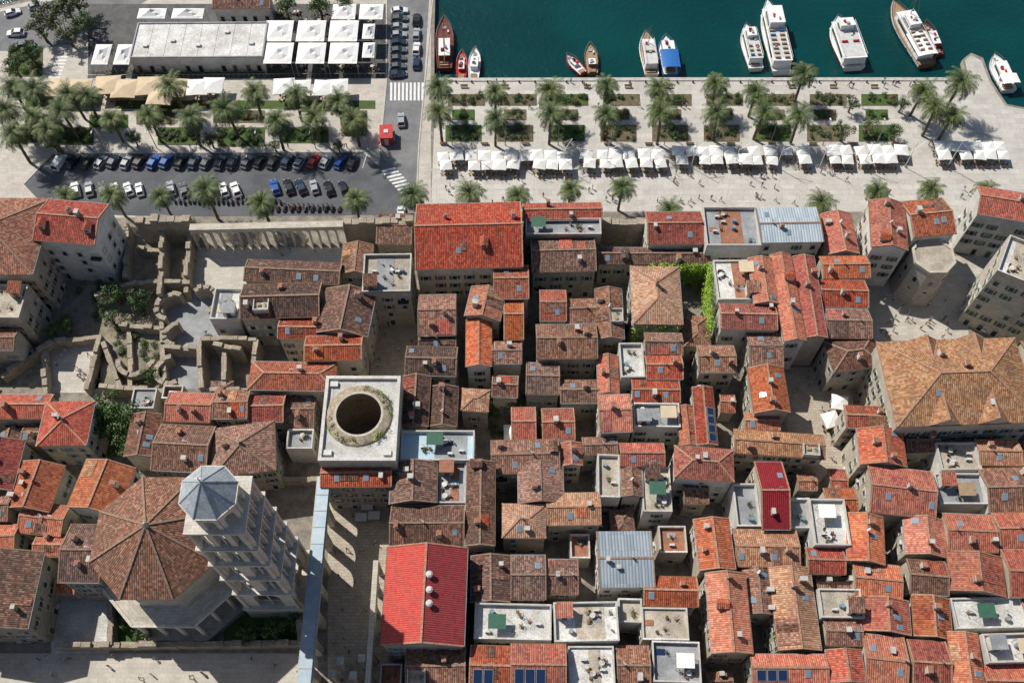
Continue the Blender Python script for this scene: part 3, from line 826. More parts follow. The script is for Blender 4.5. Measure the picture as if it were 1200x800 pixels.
# ---------- ground ----------
P=[(-4000,site(0,60)[1]),(site(-60,25)[0],site(-60,25)[1]),site(0,6),site(62,-8),site(130,-60),site(511,-60),site(509,40),site(509,93),site(800,92),site(1133,92),site(1128,70),site(1138,62),site(1152,68),site(1162,95),site(1180,122),site(1230,132),(4000,site(1200,135)[1]),(4000,-4000),(-4000,-4000)]
mb=MB();mb.face([(x,y,0) for x,y in P],'alley')
for i in range(len(P)):
    a,b_=P[i],P[(i+1)%len(P)];mb.face([(a[0],a[1],-6),(b_[0],b_[1],-6),(b_[0],b_[1],0),(a[0],a[1],0)],'stone')
g=mb.obj('ground')
if g.data.polygons[0].normal.z<0: g.data.flip_normals()
mb=MB();mb.face([(-5000,-200,-1.5),(5000,-200,-1.5),(5000,6000,-1.5),(-5000,6000,-1.5)],'water');mb.obj('sea_water')
sheet('promenade_paving',[(505,248),(1010,248),(1215,330),(1400,330),(1400,134),(1230,134),(1178,124),(1160,97),(1150,71),(1138,65),(1131,71),(1135,94.5),(511,95)],'plaza',.004)
sheet('garden_paving',[(-200,262),(505,248),(505,95),(505,-50),(135,-50),(64,-5),(0,10),(-200,40)],'pave',.004)
sheet('waterfront_road',[(452,-50),(506,-50),(497,95),(490,170),(486,256),(440,256),(446,170),(453,95)],'asphaltl',.008)
sheet('parking_asphalt',[(28,216),(62,181),(426,179),(450,200),(478,232),(478,252),(200,254),(60,250)],'asphalt',.012)
sheet('quay_road',[(-60,60),(-60,28),(0,14),(66,0),(130,-40),(240,-40),(140,20),(95,50),(30,60)],'asphaltl',.008)
for i in range(9): sheet('zebra_crossing',[(457+i*4.6,118),(459.6+i*4.6,118),(459.8+i*4.6,97),(457.2+i*4.6,97)],'paint',.016)
for i in range(8): sheet('zebra_crossing',[(446+i*3.2,200+i*3.6),(463+i*3.2,196+i*3.6),(464.5+i*3.2,197.8+i*3.6),(447.5+i*3.2,201.8+i*3.6)],'paint',.017)
for i in range(8): sheet('zebra_crossing',[(57+i*1.5,92-i*4),(70+i*1.5,92-i*4),(70.6+i*1.5,90-i*4),(57.6+i*1.5,90-i*4)],'paint',.017)
sheet('old_town_square',[(1010,420),(1018,330),(1060,325),(1135,325),(1135,395),(1060,425)],'pave',.004)
sheet('old_town_square',rect(1008,300,1240,332),'pave',.003)
sheet('palace_terrace',rect(222,290,402,345),'pave',.004)
sheet('palace_court',rect(434,350,490,440),'oldpave',.004)
sheet('peristyle_paving',rect(384,585,456,840),'oldpave',.004)
sheet('cathedral_street',rect(-100,765,372,840),'pave',.005)
sheet('ruin_floor',rect(192,345,262,455),'G',.008)
sheet('ruin_floor',rect(52,400,118,460),'pave',.006)
sheet('cellar_ruin_ground',rect(-100,262,222,345),'earth',.004)
sheet('cathedral_forecourt',rect(60,690,128,765),'W',.005)
sheet('courtyard_ground',rect(110,335,190,455),'earth',.006)
sheet('courtyard_grass',rect(105,475,172,535),'grass',.006)
sheet('lawn',rect(130,700,185,752),'grass',.007);sheet('lawn',rect(262,700,352,752),'grass',.007)
sheet('courtyard_ground',rect(560,470,640,515),'earth',.006)
sheet('market_street',[(915,430),(985,430),(1000,470),(990,560),(960,590),(925,520)],'oldpave',.006)
sheet('promenade_grass',rect(135,118,440,128),'grass',.01)
mb=MB()
for v in (199,222,238):
    a,b_=site(496,v),site(1008,v);mb.beam((a[0],a[1],.012),(b_[0],b_[1],.012),.35,.012,'kerb')
for i in range(18):
    u=510+i*29;a,b_=site(u,199.5),site(u+(u-600)*-.028,238);mb.beam((a[0],a[1],.011),(b_[0],b_[1],.011),.25,.010,'kerb')
mb.obj('paving_bands')
mb=MB()
for i in range(24):
    u=66+i*15.6;a=site(u,197);b_=site(u+5,181);mb.beam((a[0],a[1],.02),(b_[0],b_[1],.02),.12,.008,'paint')
mb.obj('parking_markings')
mb=MB()
def kerbline(pts,h=.13,w=.3):
    for p,q in zip(pts,pts[1:]):
        a=site(*p);b_=site(*q);mb.beam((a[0],a[1],h/2),(b_[0],b_[1],h/2),w,h,'kerb')
kerbline([(28,216),(62,180),(426,178),(446,170),(453,95),(453,0)]);kerbline([(507,0),(498,95),(491,170),(487,250)]);mb.obj('road_kerbs')
mb=MB();
for p,q in zip([(511,94),(800,93.5)],[(800,93.5),(1133,93.5)]):
    a=site(*p);b_=site(*q);mb.beam((a[0],a[1],.1),(b_[0],b_[1],.1),1.0,.28,'kerb')
mb.obj('quay_coping')
beds=[rect(10,150,50,168),rect(60,150,110,170),rect(185,150,235,170),rect(255,150,310,172),rect(105,135,150,150),rect(330,150,385,168),rect(250,130,310,144),rect(10,55,50,90),rect(400,130,430,160),rect(10,95,30,110),rect(160,130,205,146),rect(30,112,90,126)]
for i in range(9):
    u=522+i*60.5
    beds.append(rect(u,147,u+42,166));beds.append(rect(u+3,111,u+46,124));beds.append(rect(u+8,129,u+34,141))
for b_ in beds:
    sheet('planting_bed',b_,R.choice(['grass','soil','soil']) if b_[0][0]>500 else R.choice(['grass','grass','soil']),.18,.18)
# ---------- vegetation meshes ----------
def palm_mesh(seed,H=8.5,fl=3.5):
    global R
    R0=R;R=random.Random(seed);mb=MB()
    lean=(R.uniform(-.5,.5),R.uniform(-.5,.5));rings=[]
    for k in range(10):
        t=k/9;rr=.30-.06*t+(.05 if k%2 else 0)+(.16 if k==9 else 0)
        rings.append([(lean[0]*t*t+rr*math.cos(a*math.pi/4),lean[1]*t*t+rr*math.sin(a*math.pi/4),H*t) for a in range(8)])
    mb.loft(rings,'bark',sm=True)
    top=Vector((lean[0],lean[1],H))
    for i in range(46):
        az=i*2.39996+R.uniform(-.2,.2);el=math.radians(72-100*(i/46)**.9+R.uniform(-8,8));Lf=fl*R.uniform(.8,1.15)
        p=top.copy();pts=[p.copy()];dirs=[]
        for k in range(8):
            d=Vector((math.cos(az)*math.cos(el),math.sin(az)*math.cos(el),math.sin(el)));dirs.append(d);p=p+d*Lf/8;pts.append(p.copy());el-=math.radians(8+k*1.4)
        side=Vector((-math.sin(az),math.cos(az),0))
        for k in range(8):
            mb.face([pts[k]-side*.06,pts[k]+side*.06,pts[k+1]+side*.05,pts[k+1]-side*.05],'palm')
            up=side.cross(dirs[k]);
            for q in(.25,.75):
                b0=pts[k].lerp(pts[k+1],q);t=(k+q)/8;ll=.62*math.sin(math.pi*(.12+.8*t))+.1
                for sg in(-1,1):
                    tip=b0+side*sg*ll+dirs[k]*ll*.6+Vector((0,0,-.22*ll))+up*R.uniform(-.05,.15)
                    mb.face([b0-dirs[k]*.07,b0+dirs[k]*.07,tip+dirs[k]*.02,tip-dirs[k]*.03],'palm')
    R=R0
    return mb.mesh('palm_tree',uv=False)
palms=[palm_mesh(s,h,f) for s,h,f in((1,8.2,3.7),(2,9.0,4.0),(3,7.6,3.5),(4,8.6,3.9))]
PALM=[(517,105),(515,135),(580,104),(580,140),(645,106),(645,138),(711,97),(710,132),(770,103),(776,138),(841,97),(843,133),(887,105),(893,132),(943,86),(938,137),(1083,104),(1122,103),(1118,132),(1098,128),
(485,226),(547,227),(608,224),(668,218),(729,217),(785,240),(1030,219),(1092,220),(1158,218),(960,237),
(12,100),(45,108),(35,135),(75,133),(128,135),(174,135),(222,140),(268,130),(297,107),(323,145),(345,110),(367,135),(395,118),(415,140),(100,112),(205,103),(55,150),(15,160),(10,128),(82,108),
(72,224),(130,224),(185,222),(243,228),(307,237),(415,232)]
for i,(u,v) in enumerate(PALM):
    x,y=site(u,v,9.2);small=v>200 and u not in(485,243,307)
    place(palms[i%4],'palm_tree',(x,y,0),R.uniform(0,6.3),scale=R.uniform(1.02,1.16)*(.86 if small else 1))
def tree_mesh(seed,H,r,m,n=1500):
    global R
    R0=R;R=random.Random(seed);mb=MB()
    mb.loft([[(rr*math.cos(a*math.pi/4)+ox_,rr*math.sin(a*math.pi/4),z) for a in range(8)] for rr,z,ox_ in((.32,0,0),(.24,H*.25,.1),(.18,H*.5,.05))],'bark')
    for k in range(13):
        a=k*2.4;rr=r*R.uniform(.25,.8);c=(rr*math.cos(a),rr*math.sin(a),H*R.uniform(.5,.92))
        mb.beam((.05,0,H*R.uniform(.25,.48)),c,.12,.12,'bark')
        leafball(mb,c,r*R.uniform(.26,.45),n//13,m,.36,.75)
    R=R0;return mb.mesh('tree',uv=False)
trees=[tree_mesh(21,7,3.2,'leaf'),tree_mesh(22,6,2.6,'leaf',1100),tree_mesh(23,6,2.8,'olive',1300)]
def bush_mesh(seed,m):
    global R
    R0=R;R=random.Random(seed);mb=MB()
    for k in range(5): leafball(mb,(R.uniform(-.7,.7),R.uniform(-.5,.5),.45+R.uniform(0,.3)),.6,60,m,.26,.8)
    R=R0;return mb.mesh('shrub',uv=False)
bushes=[bush_mesh(31,'leaf'),bush_mesh(32,'olive'),bush_mesh(33,'leaf'),bush_mesh(34,'bougain')]
for (u,v,k,s_) in [(60,22,2,1.5),(80,12,2,1.5),(48,35,2,1.3),(100,30,0,1.2),(78,40,2,1.2),(90,5,2,1.3),(35,62,0,1),(18,80,0,1.1),(335,8,0,1.1),(375,10,0,1.2),(405,3,0,1.),
  (135,345,0,1.1),(162,352,0,1.),(128,370,1,.8),(176,436,1,.8),(60,385,1,.8),(75,378,0,.7),(130,490,0,1.5),(150,500,0,1.4),(118,505,1,1.3),(150,520,0,1.1),
  (150,725,1,.8),(165,740,1,.7),(320,735,1,.9),(290,740,1,.8),(345,725,1,.8),(600,472,1,1.),(620,490,1,.8),(575,480,1,.8),(1100,655,1,.7),(240,390,2,.5),(985,415,1,.6),(735,380,1,.6),
  (1000,118,1,.8),(1020,145,2,.8),(1050,150,1,.8),(990,152,2,.9),(1060,118,0,.7),(155,158,0,.7),(245,160,1,.8),(320,165,1,.6),(60,165,0,.7),(395,165,1,.6)]:
    x,y=site(u,v,4);place(trees[k],'olive_tree' if k==2 else 'courtyard_tree',(x,y,0),R.uniform(0,6.3),scale=s_)
for b_ in beds:
    u0,v1=b_[0];u1,v0=b_[2]
    for _ in range(int((u1-u0)*(v1-v0)/(36 if u0<500 else 55))):
        x,y=site(R.uniform(u0+3,u1-3),R.uniform(v0+2,v1-2));place(R.choice(bushes[:3] if R.random()<.85 else bushes),'shrub',(x,y,.15),R.uniform(0,6.3),scale=R.uniform(.5,1.2))
for _ in range(26):
    x,y=site(R.uniform(113,188),R.uniform(340,450));place(R.choice(bushes[:3]),'shrub',(x,y,0),R.uniform(0,6),scale=R.uniform(.6,1.3))
for _ in range(26):
    x,y=site(R.uniform(560,645),R.uniform(468,515));place(R.choice(bushes[:3]),'shrub',(x,y,0),R.uniform(0,6),scale=R.uniform(.6,1.3))
for _ in range(34):
    x,y=site(*R.choice([(R.uniform(132,185),R.uniform(705,750)),(R.uniform(270,350),R.uniform(705,750)),(R.uniform(0,160),R.uniform(330,380))]));place(R.choice(bushes[:3]),'shrub',(x,y,0),R.uniform(0,6),scale=R.uniform(.6,1.3))
def ivy(u0,v0,u1,v1,h,n):
    a=site(u0,v0,h);b_=site(u1,v1,h);mb=MB()
    for _ in range(n):
        t=R.random();leafball(mb,(a[0]+(b_[0]-a[0])*t,a[1]+(b_[1]-a[1])*t,h*R.random()**.6),.8,30,'ivy',.35)
    mb.obj('ivy',uv=False)
ivy(758,311,832,311,9,170);ivy(833,308,834,386,11,190);ivy(742,382,798,382,11,50)
# ---------- cars ----------
def car_mesh(col,van=False):
    mb=MB();L=4.3 if not van else 5.0;W=.89
    def ring(x,w,zb,zt,wt): return [(x,-w,zb),(x,-w-.02,(zb+zt)/2),(x,-wt,zt),(x,wt,zt),(x,w+.02,(zb+zt)/2),(x,w,zb)]
    st=[(-L/2,.72,.38,.62,.66),(-L/2+.12,.82,.28,.80,.76),(-L/2+.5,W,.22,.9,.82),(-.6,W,.2,.93,.84),(.55,W,.2,.92,.84),(L/2-.7,.87,.22,.8,.78),(L/2-.15,.8,.28,.66,.70),(L/2,.66,.36,.54,.58)]
    mb.loft([ring(*s_) for s_ in st],col)
    zr=1.45 if not van else 1.9
    xs=[(-L/2+.25,.78,.9),(-L/2+.75,.64,zr-.05),(0.05,.66,zr),(.95,.78,.9)] if not van else [(-L/2+.08,.82,.88),(-L/2+.25,.74,zr-.04),(.9,.74,zr),(1.65,.8,.86)]
    b_,t1,t2,f=xs
    A=[(b_[0],-b_[1],b_[2]),(b_[0],b_[1],b_[2])];T1=[(t1[0],-t1[1],t1[2]),(t1[0],t1[1],t1[2])];T2=[(t2[0],-t2[1],t2[2]),(t2[0],t2[1],t2[2])];Fq=[(f[0],-f[1],f[2]),(f[0],f[1],f[2])]
    mb.face([A[0],T1[0],T1[1],A[1]],'glass');mb.face([T2[0],Fq[0],Fq[1],T2[1]],'glass')
    mb.face([T1[0],T2[0],T2[1],T1[1]],col)
    sidem='glass' if not van else col
    mb.face([A[0],Fq[0],T2[0],T1[0]],sidem);mb.face([Fq[1],A[1],T1[1],T2[1]],sidem)
    for sg in(-1,1):
        for p,q in((A,T1),(T2,Fq)):
            i=0 if sg<0 else 1;mb.beam(p[i],q[i],.09,.07,col)
        mb.beam(T1[0 if sg<0 else 1],T2[0 if sg<0 else 1],.08,.06,col)
        mb.beam((-.35,sg*.80,.9),(-.3,sg*.67,zr-.03),.09,.05,col)
        mb.box((.85,sg*.98,.95),(.16,.16,.12),col)
        mb.box((L/2-.08,sg*.5,.56),(.12,.3,.13),'headlight');mb.box((-L/2+.05,sg*.58,.66),(.1,.26,.14),'taillight')
        for wx in(-L/2+.85,L/2-.85):
            mb.cyl((wx,sg*.82-.1,.32),.32,.32,.2,14,'rubber',axis='y');mb.cyl((wx,sg*.93-.005,.32),.19,.19,.012,10,'metal',axis='y')
    return mb.mesh('car',uv=False)
CARS={c:car_mesh(c) for c in('cw','cs','cg','ck','cr','cb','cn')};VAN=car_mesh('cw',True)
def car(u,v,deg,c=None,van=False):
    x,y=site(u,v,.8);place(VAN if van else CARS[c or R.choice(['cw','cs','cg','ck','ck','cn','cs','cg','ck'])],'parked_van' if van else 'parked_car',(x,y,.014),math.radians(deg),scale=R.uniform(.94,1.06))
cols={0:'cw',7:'cb',8:'cb',3:'cs',19:'cr',21:'cb',16:'ck'}
for i in range(23):
    car(70+i*15.6+R.uniform(-1,1),189+R.uniform(-1,1),72+R.uniform(-5,5),cols.get(i,R.choice(['ck','ck','cg','cn','cs'])),van=(i==0))
for i,u in enumerate([88,104,120,134,150,163,200,215,262,276,322,338,352,368,385,402]):
    car(u,(221 if u<300 else 219)+R.uniform(-1,1),112+R.uniform(-5,5),'cw' if i in(0,3,4,5,8,9) else ('cb' if i==10 else None))
for i in range(9):
    car(468-i*.3,12+i*9.3,8+R.uniform(-3,3));
    if i%2: car(488,14+i*8.5,88)
car(18,38,185,'cw');car(14,14,25);car(42,6,30);car(70,2,40);car(30,52,10);car(470,140,95);car(470,250,92,'cw')
def moto(col):
    mb=MB()
    for x in(-.62,.62):
        mb.cyl((x,-.06,.3),.3,.3,.12,12,'rubber',axis='y');mb.cyl((x,-.065,.3),.12,.12,.13,8,'metal',axis='y')
    mb.loft([[(x,-w,zb),(x,w,zb),(x,w*.8,zt),(x,-w*.8,zt)] for x,w,zb,zt in((-.75,.06,.62,.7),(-.4,.16,.4,.78),(0,.17,.3,.62),(.3,.15,.35,.85),(.5,.08,.6,.9))],col)
    mb.box((-.25,0,.82),(.75,.28,.1),'dark');mb.beam((.62,0,.3),(.4,0,1.02),.1,.08,'metal');mb.box((.4,0,1.04),(.06,.66,.05),'dark');mb.box((.52,0,.86),(.1,.2,.16),'headlight')
    return mb.mesh('motorcycle',uv=False)
MO=[moto(c) for c in('ck','cr','cw','cb','cg')]
for i in range(34):
    x,y=site(205+i*5.6,237+R.uniform(-1,1)+ (6 if i>22 else 0));place(R.choice(MO),'parked_motorcycle',(x,y,.014),math.radians(100+R.uniform(-8,8)))
for i in range(12):
    x,y=site(310+i*8,246);place(R.choice(MO),'parked_motorcycle',(x,y,.014),math.radians(80+R.uniform(-8,8)))
# ---------- umbrellas, tents ----------
def umb(m,s_=3.,h=2.5,tables=True):
    mb=MB();a=s_/2;top=(0,0,h+.75)
    c=[(-a,-a,h),(a,-a,h),(a,a,h),(-a,a,h)]
    for k in range(4):
        p,q=c[k],c[(k+1)%4];mid=((p[0]+q[0])/2*.96,(p[1]+q[1])/2*.96,h+.06)
        mb.face([p,mid,top],m);mb.face([mid,q,top],m)
        mb.face([(p[0],p[1],h-.2),(mid[0],mid[1],h-.15),mid,p],m);mb.face([(mid[0],mid[1],h-.15),(q[0],q[1],h-.2),q,mid],m)
        mb.beam((0,0,h+.6),(p[0]*.97,p[1]*.97,h-.02),.04,.04,'metal')
    mb.cyl((0,0,0),.05,.04,h+.7,6,'metal');mb.box((0,0,.06),(.7,.7,.12),'kerb');mb.cyl((0,0,h+.68),.07,.02,.2,6,m)
    if tables:
        for tx_,ty_ in((-.8,-.8),(.8,.8),(.9,-2.2)):
            mb.cyl((tx_,ty_,.7),.4,.4,.04,10,'deck');mb.cyl((tx_,ty_,0),.04,.04,.7,6,'metal')
            for k in range(4):
                b_=k*1.571+.6;x,y=tx_+.7*math.cos(b_),ty_+.7*math.sin(b_)
                mb.box((x,y,.44),(.42,.42,.05),'shb',rz=b_);mb.box((x+.2*math.cos(b_),y+.2*math.sin(b_),.66),(.05,.42,.42),'shb',rz=b_)
                for i,j in((-1,-1),(1,-1),(1,1),(-1,1)): mb.box((x+.16*i,y+.16*j,.21),(.04,.04,.42),'metal')
    return mb.mesh('umbrella',uv=False)
UW,UC=umb('canvas',3.3),umb('canvasc',5.4,2.8);UB=umb('canvas',4.6,3.2)
for (a,b_,v) in((514,674,186),(682,778,184),(790,1080,180),(1098,1184,174)):
    u=a+6
    while u<b_-4:
        for k,dv in enumerate((-5,5.) ):
            if R.random()<(.98 if k==0 else .8):
                x,y=site(u+R.uniform(-1.2,1.2)+k*3,v+dv+R.uniform(-.8,.8)-(u-a)*.004,2.8);place(UW,'cafe_umbrella',(x,y,0),R.uniform(-.14,.14),scale=R.uniform(.78,.98))
        u+=R.choice([13.5,14,15,16,19])
for u,v in[(70,103),(92,104),(126,100),(146,104),(174,101),(188,112),(204,103),(232,104),(250,102),(333,103),(352,105),(380,105),(396,104)]:
    x,y=site(u,v,3);place(UB if u>220 else UC,'terrace_umbrella',(x,y,0),R.uniform(-.1,.1),scale=1.1)
for u,v in[(985,470),(975,490),(600,505)]:
    x,y=site(u,v,3);place(UW,'cafe_umbrella',(x,y,0),R.uniform(-.3,.3))
hpx(157,27,311,68,5.6,'f','W','w',0,name='restaurant_pavilion',bare=True)
sheet('restaurant_deck',rect(103,5,452,92),'darkdeck',.02)
mb=MB()
def tentpx(u0,v0,u1,v1,h=4.5):
    x0,y0=site(u0,v1,h);x1,y1=site(u1,v0,h);cx_,cy_=(x0+x1)/2,(y0+y1)/2
    K=6
    def P(i,j):
        a,b_=i/K*2-1,j/K*2-1;r=max(abs(a),abs(b_));return (cx_+a*(x1-x0)/2*.98,cy_+b_*(y1-y0)/2*.98,h+1.5*(1-r)**1.5-.0)
    for i in range(K):
        for j in range(K): mb.face([P(i,j),P(i+1,j),P(i+1,j+1),P(i,j+1)],'canvas')
    for i,j in((0,0),(K,0),(K,K),(0,K)): p=P(i,j);mb.cyl((p[0],p[1],0),.07,.07,h,6,'metal')
for i in range(3):
    for j in range(2): tentpx(308+i*38,24+j*26,345+i*38,49+j*26)
tentpx(424,28,440,46);tentpx(424,50,440,68)
for i in range(2): tentpx(388+i*32,5,418+i*32,23)
tentpx(106,52,132,76);tentpx(132,52,157,76);tentpx(200,10,240,22);tentpx(160,10,196,22)
mb.obj('tensile_canopy',uv=False)
hpx(250,-6,318,10,6,'gx','d','w',0)
mb=MB()
a=site(103,92);b_=site(452,90)
for k in range(60):
    t=k/59;mb.box((a[0]+(b_[0]-a[0])*t,a[1]+(b_[1]-a[1])*t,.6),(.06,.06,1.1),'metal')
mb.beam((a[0],a[1],1.15),(b_[0],b_[1],1.15),.07,.06,'metal');mb.obj('terrace_railing')
mb=MB()
for k in range(60): 
    x,y=site(110+k*5.7,87);leafball(mb,(x,y,.7),.7,40,'leaf',.3)
mb.obj('hedge',uv=False)
for i in range(26):
    x,y=site(R.uniform(315,445),R.choice([16,80,84,26]))
    mb=MB();mb.cyl((0,0,.7),.45,.45,.05,10,'W');mb.cyl((0,0,0),.05,.05,.7,6,'metal')
    for k in range(4):
        c_,s_=math.cos(k*1.571),math.sin(k*1.571);mb.box((.75*c_,.75*s_,.45),(.45,.45,.06),'deck');mb.box((.96*c_,.96*s_,.7),(.06,.42,.45),'deck',rz=k*1.571);mb.box((.75*c_,.75*s_,.21),(.3,.3,.42),'dark')
    mb.obj('dining_table',None,(x,y,.02),R.uniform(0,1.5),uv=False)
x,y=site(453,158,1.5);e=empty('red_kiosk',(x,y,0),.05);mb=MB();mb.box((0,0,1.3),(2.8,3.8,2.4),'br');mb.box((0,0,2.6),(3.1,4.1,.16),'br');mb.box((1.43,0,1.5),(.06,2.8,1.),'glass');mb.box((1.7,0,1.0),(.5,2.8,.08),'kerb');mb.box((0,-1.93,1.1),(.9,.06,2.),'shw');mb.box((0,0,2.78),(1.,1.,.2),'acw');mb.obj('cabin',e)
# ---------- boats ----------
def boat(u,v,L,Bm,deg,hull,deckm,cabins,mast=0,canopy=None,stripe=None,name='moored_boat'):
    x,y=site(u,v,0);e=empty(name,(x,y,-1.5),math.radians(deg));mb=MB()
    N=14;rings=[];dk=[]
    def hb(t): return Bm/2*min(1,(.78+.5*t) if t<.45 else 1)*(1 if t<.55 else max(.02,1-((t-.55)/.45)**2.2))
    fb=.9+L*.03
    for k in range(N+1):
        t=k/N;xx=-L/2+L*t;b_=hb(t);sh=fb*(1+.45*max(0,(t-.4)/.6)**2)
        rings.append([(xx-.03*L*(t>.9),0,-.5),(xx,-b_*.7,-.3),(xx,-b_*.95,sh*.5),(xx,-b_,sh),(xx,b_,sh),(xx,b_*.95,sh*.5),(xx,b_*.7,-.3)]);dk.append((xx,b_,sh))
    for a,c in zip(rings,rings[1:]):
        for k in range(7):
            if k==3: continue
            j=(k+1)%7;mb.face([a[k],c[k],c[j],a[j]],(stripe if stripe and k in(2,4) else hull),True)
    mb.face(rings[0],hull)
    for (xa,ba,sa),(xb,bb,sb) in zip(dk,dk[1:]):
        mb.face([(xa,-ba*.9,sa-.25),(xb,-bb*.9,sb-.25),(xb,bb*.9,sb-.25),(xa,ba*.9,sa-.25)],deckm)
        for s_ in(-1,1):
            mb.face([(xa,s_*ba,sa),(xb,s_*bb,sb),(xb,s_*bb*.9,sb),(xa,s_*ba*.9,sa)],hull);mb.face([(xa,s_*ba*.9,sa),(xb,s_*bb*.9,sb),(xb,s_*bb*.9,sb-.25),(xa,s_*ba*.9,sa-.25)],hull)
    mb.obj('hull',e,uv=False);mb=MB()
    z=fb-.25
    for ci,(t0,t1,wf,h,m) in enumerate(cabins):
        xa,xb=-L/2+L*t0,-L/2+L*t1;w_=Bm*wf/2
        mb.loft([[(xa,-w_,z),(xa+.1,-w_*.92,z+h),(xa+.1,w_*.92,z+h),(xa,w_,z)],[(xb,-w_*.95,z),(xb-.5,-w_*.85,z+h),(xb-.5,w_*.85,z+h),(xb,w_*.95,z)]],m,sm=False)
        xm=(xa+xb)/2
        for s_ in(-1,1): mb.box((xm,s_*(w_*.96),z+h*.6),((xb-xa)*.75,.14,h*.3),'glass')
        mb.box((xb-.2,0,z+h*.6),(.3,w_*1.3,h*.3),'glass')
        mb.box((xm,0,z+h+.04),((xb-xa)*.98,w_*2.04,.08),'bw' if m!='bb' else 'bb')
        if xb-xa>6 and ci==0:
            mb.box((xm-.6,0,z+h+.1),((xb-xa)*.8,w_*1.8,.04),'acw')
            for s_ in(-1,1):
                mb.beam((xa+.4,s_*w_*.97,z+h+.95),(xb-.6,s_*w_*.92,z+h+.95),.06,.05,'bw')
                for q in range(8): mb.cyl((xa+.4+(xb-xa-1)*q/7,s_*w_*.96,z+h),.03,.03,.95,4,'bw')
            for q in range(int((xb-xa)/2.0)):
                if R.random()<.7:
                    for s_ in(-1,1): mb.box((xa+1.0+q*1.5,s_*w_*.48,z+h+.38),(.35,w_*.5,.45),'br' if stripe=='br' else ('bb' if R.random()<.2 else 'deck'))
        for q in range(3): mb.box((xa+(xb-xa)*R.uniform(.2,.8),R.uniform(-.5,.5)*w_,z+h+.25),(R.uniform(.4,1),R.uniform(.3,.8),.36),R.choice(['acw','br','G','dark']))
    if canopy:
        t0,t1,m=canopy;xa,xb=-L/2+L*t0,-L/2+L*t1;w_=Bm*.44;zc=fb+1.9
        for a in range(6):
            y0_,y1_=-w_+2*w_*a/6,-w_+2*w_*(a+1)/6;f=lambda q:zc+.25*(1-(q/w_)**2)
            mb.face([(xa,y0_,f(y0_)),(xb,y0_,f(y0_)),(xb,y1_,f(y1_)),(xa,y1_,f(y1_))],m)
        for sx in(xa+.1,(xa+xb)/2,xb-.1):
            for s_ in(-1,1): mb.cyl((sx,s_*(w_-.05),fb-.25),.04,.04,2.1,5,'metal')
    for i in range(mast):
        xx=-L/2+L*(.62 if i==0 else .25);mb.cyl((xx,0,z),.12,.06,L*.55,8,'wood');mb.beam((xx,0,z+1.8),(xx-L*.25,0,z+2.0),.12,.12,'wood')
        for s_ in(-1,1): mb.beam((xx,0,z+L*.5),(xx-.4,s_*hb(.5)*.95,fb),.03,.03,'metal')
        mb.beam((xx,0,z+L*.52),(L/2,0,fb+.6),.03,.03,'metal')
    pr=None
    for k in range(8,N+1):
        xx,b_,sh=dk[k]
        for s_ in(-1,1): mb.cyl((xx,s_*b_*.95,sh),.02,.02,.6,4,'metal')
        if pr:
            for s_ in(-1,1): mb.beam((pr[0],s_*pr[1]*.95,pr[2]+.6),(xx,s_*b_*.95,sh+.6),.04,.04,'metal')
        pr=dk[k]
    for k in range(4):
        xx,b_,sh=dk[2+k*2]
        for s_ in(-1,1): mb.cyl((xx,s_*(b_+.12),sh-.7),.12,.12,.5,6,'cn')
    for k in range(3): mb.box((-L/2+L*(.06+.05*k),0,fb-.05),(.35,Bm*.5,.3),'deck')
    mb.box((L*.3,0,fb+.1),(.9,.9,.2),'G');mb.cyl((L*.38,.3,fb+.05),.3,.3,.12,10,'deck');mb.box((L*.22,-Bm*.2,fb+.15),(.8,.4,.3),'acw')
    mb.obj('superstructure',e,uv=False)
boat(521,50,17,4.6,92,'bd','bd',[(.15,.5,.6,1.8,'bd')],2,None,None,'wooden_sailing_boat')
boat(541,76,9,2.8,90,'br','br',[(.3,.6,.5,1.,'br')],0,None,None,'red_motorboat')
boat(556,74,10,3.1,88,'bw','bw',[(.3,.65,.6,1.3,'bw')],0,None,None,'white_motorboat')
boat(674,74,7,2.8,125,'br','bw',[(.4,.7,.5,.8,'bw')],0,None,None,'small_motorboat')
boat(693,68,9.5,3.4,92,'bbr','deck',[(.2,.4,.5,1.3,'wood')],0,None,None,'wooden_fishing_boat')
boat(760,62,14,4.4,93,'bw','deck',[(.12,.72,.7,2.0,'bw')],1,None,'wood','excursion_boat')
boat(783,64,12.5,5.0,92,'bb','bw',[(.5,.75,.6,2.,'bw')],0,(.03,.5,'bb'),'bw','blue_excursion_boat')
boat(880,54,14.5,4.6,94,'bw','bw',[(.1,.8,.74,2.,'bw'),(.55,.75,.5,3.2,'bw')],0,None,None,'passenger_boat')
boat(907,42,24,5.8,92,'bw','bw',[(.05,.8,.82,2.3,'bw'),(.5,.75,.66,4.4,'bw')],0,None,None,'passenger_ferry')
boat(991,49,17,7.2,95,'bw','bw',[(.05,.8,.82,2.3,'bw'),(.6,.76,.5,4.,'bw')],0,None,'br','excursion_boat')
boat(1066,38,22,6.0,102,'wood','deck',[(.08,.75,.7,2.2,'bw'),(.45,.65,.5,3.8,'bw')],1,(.05,.4,'canvas'),'bw','motor_sailer')
boat(1092,44,11,3.6,96,'bd','bd',[(.2,.6,.55,1.6,'br')],0,None,'br','red_fishing_boat')
boat(1174,84,11.5,4.8,96,'bw','bw',[(.3,.7,.6,1.7,'bw')],0,(.03,.3,'canvas'),None,'motor_yacht')
lm=MB();lm.cyl((0,0,0),.12,.07,7,8,'G');lm.beam((0,0,6.9),(1.3,0,7.3),.08,.08,'G');lm.box((1.4,0,7.28),(.8,.3,.12),'W');lm=lm.mesh('street_lamp',uv=False)
for i in range(10):
    x,y=site(530+i*62,170);place(lm,'street_lamp',(x,y,0),1.57)
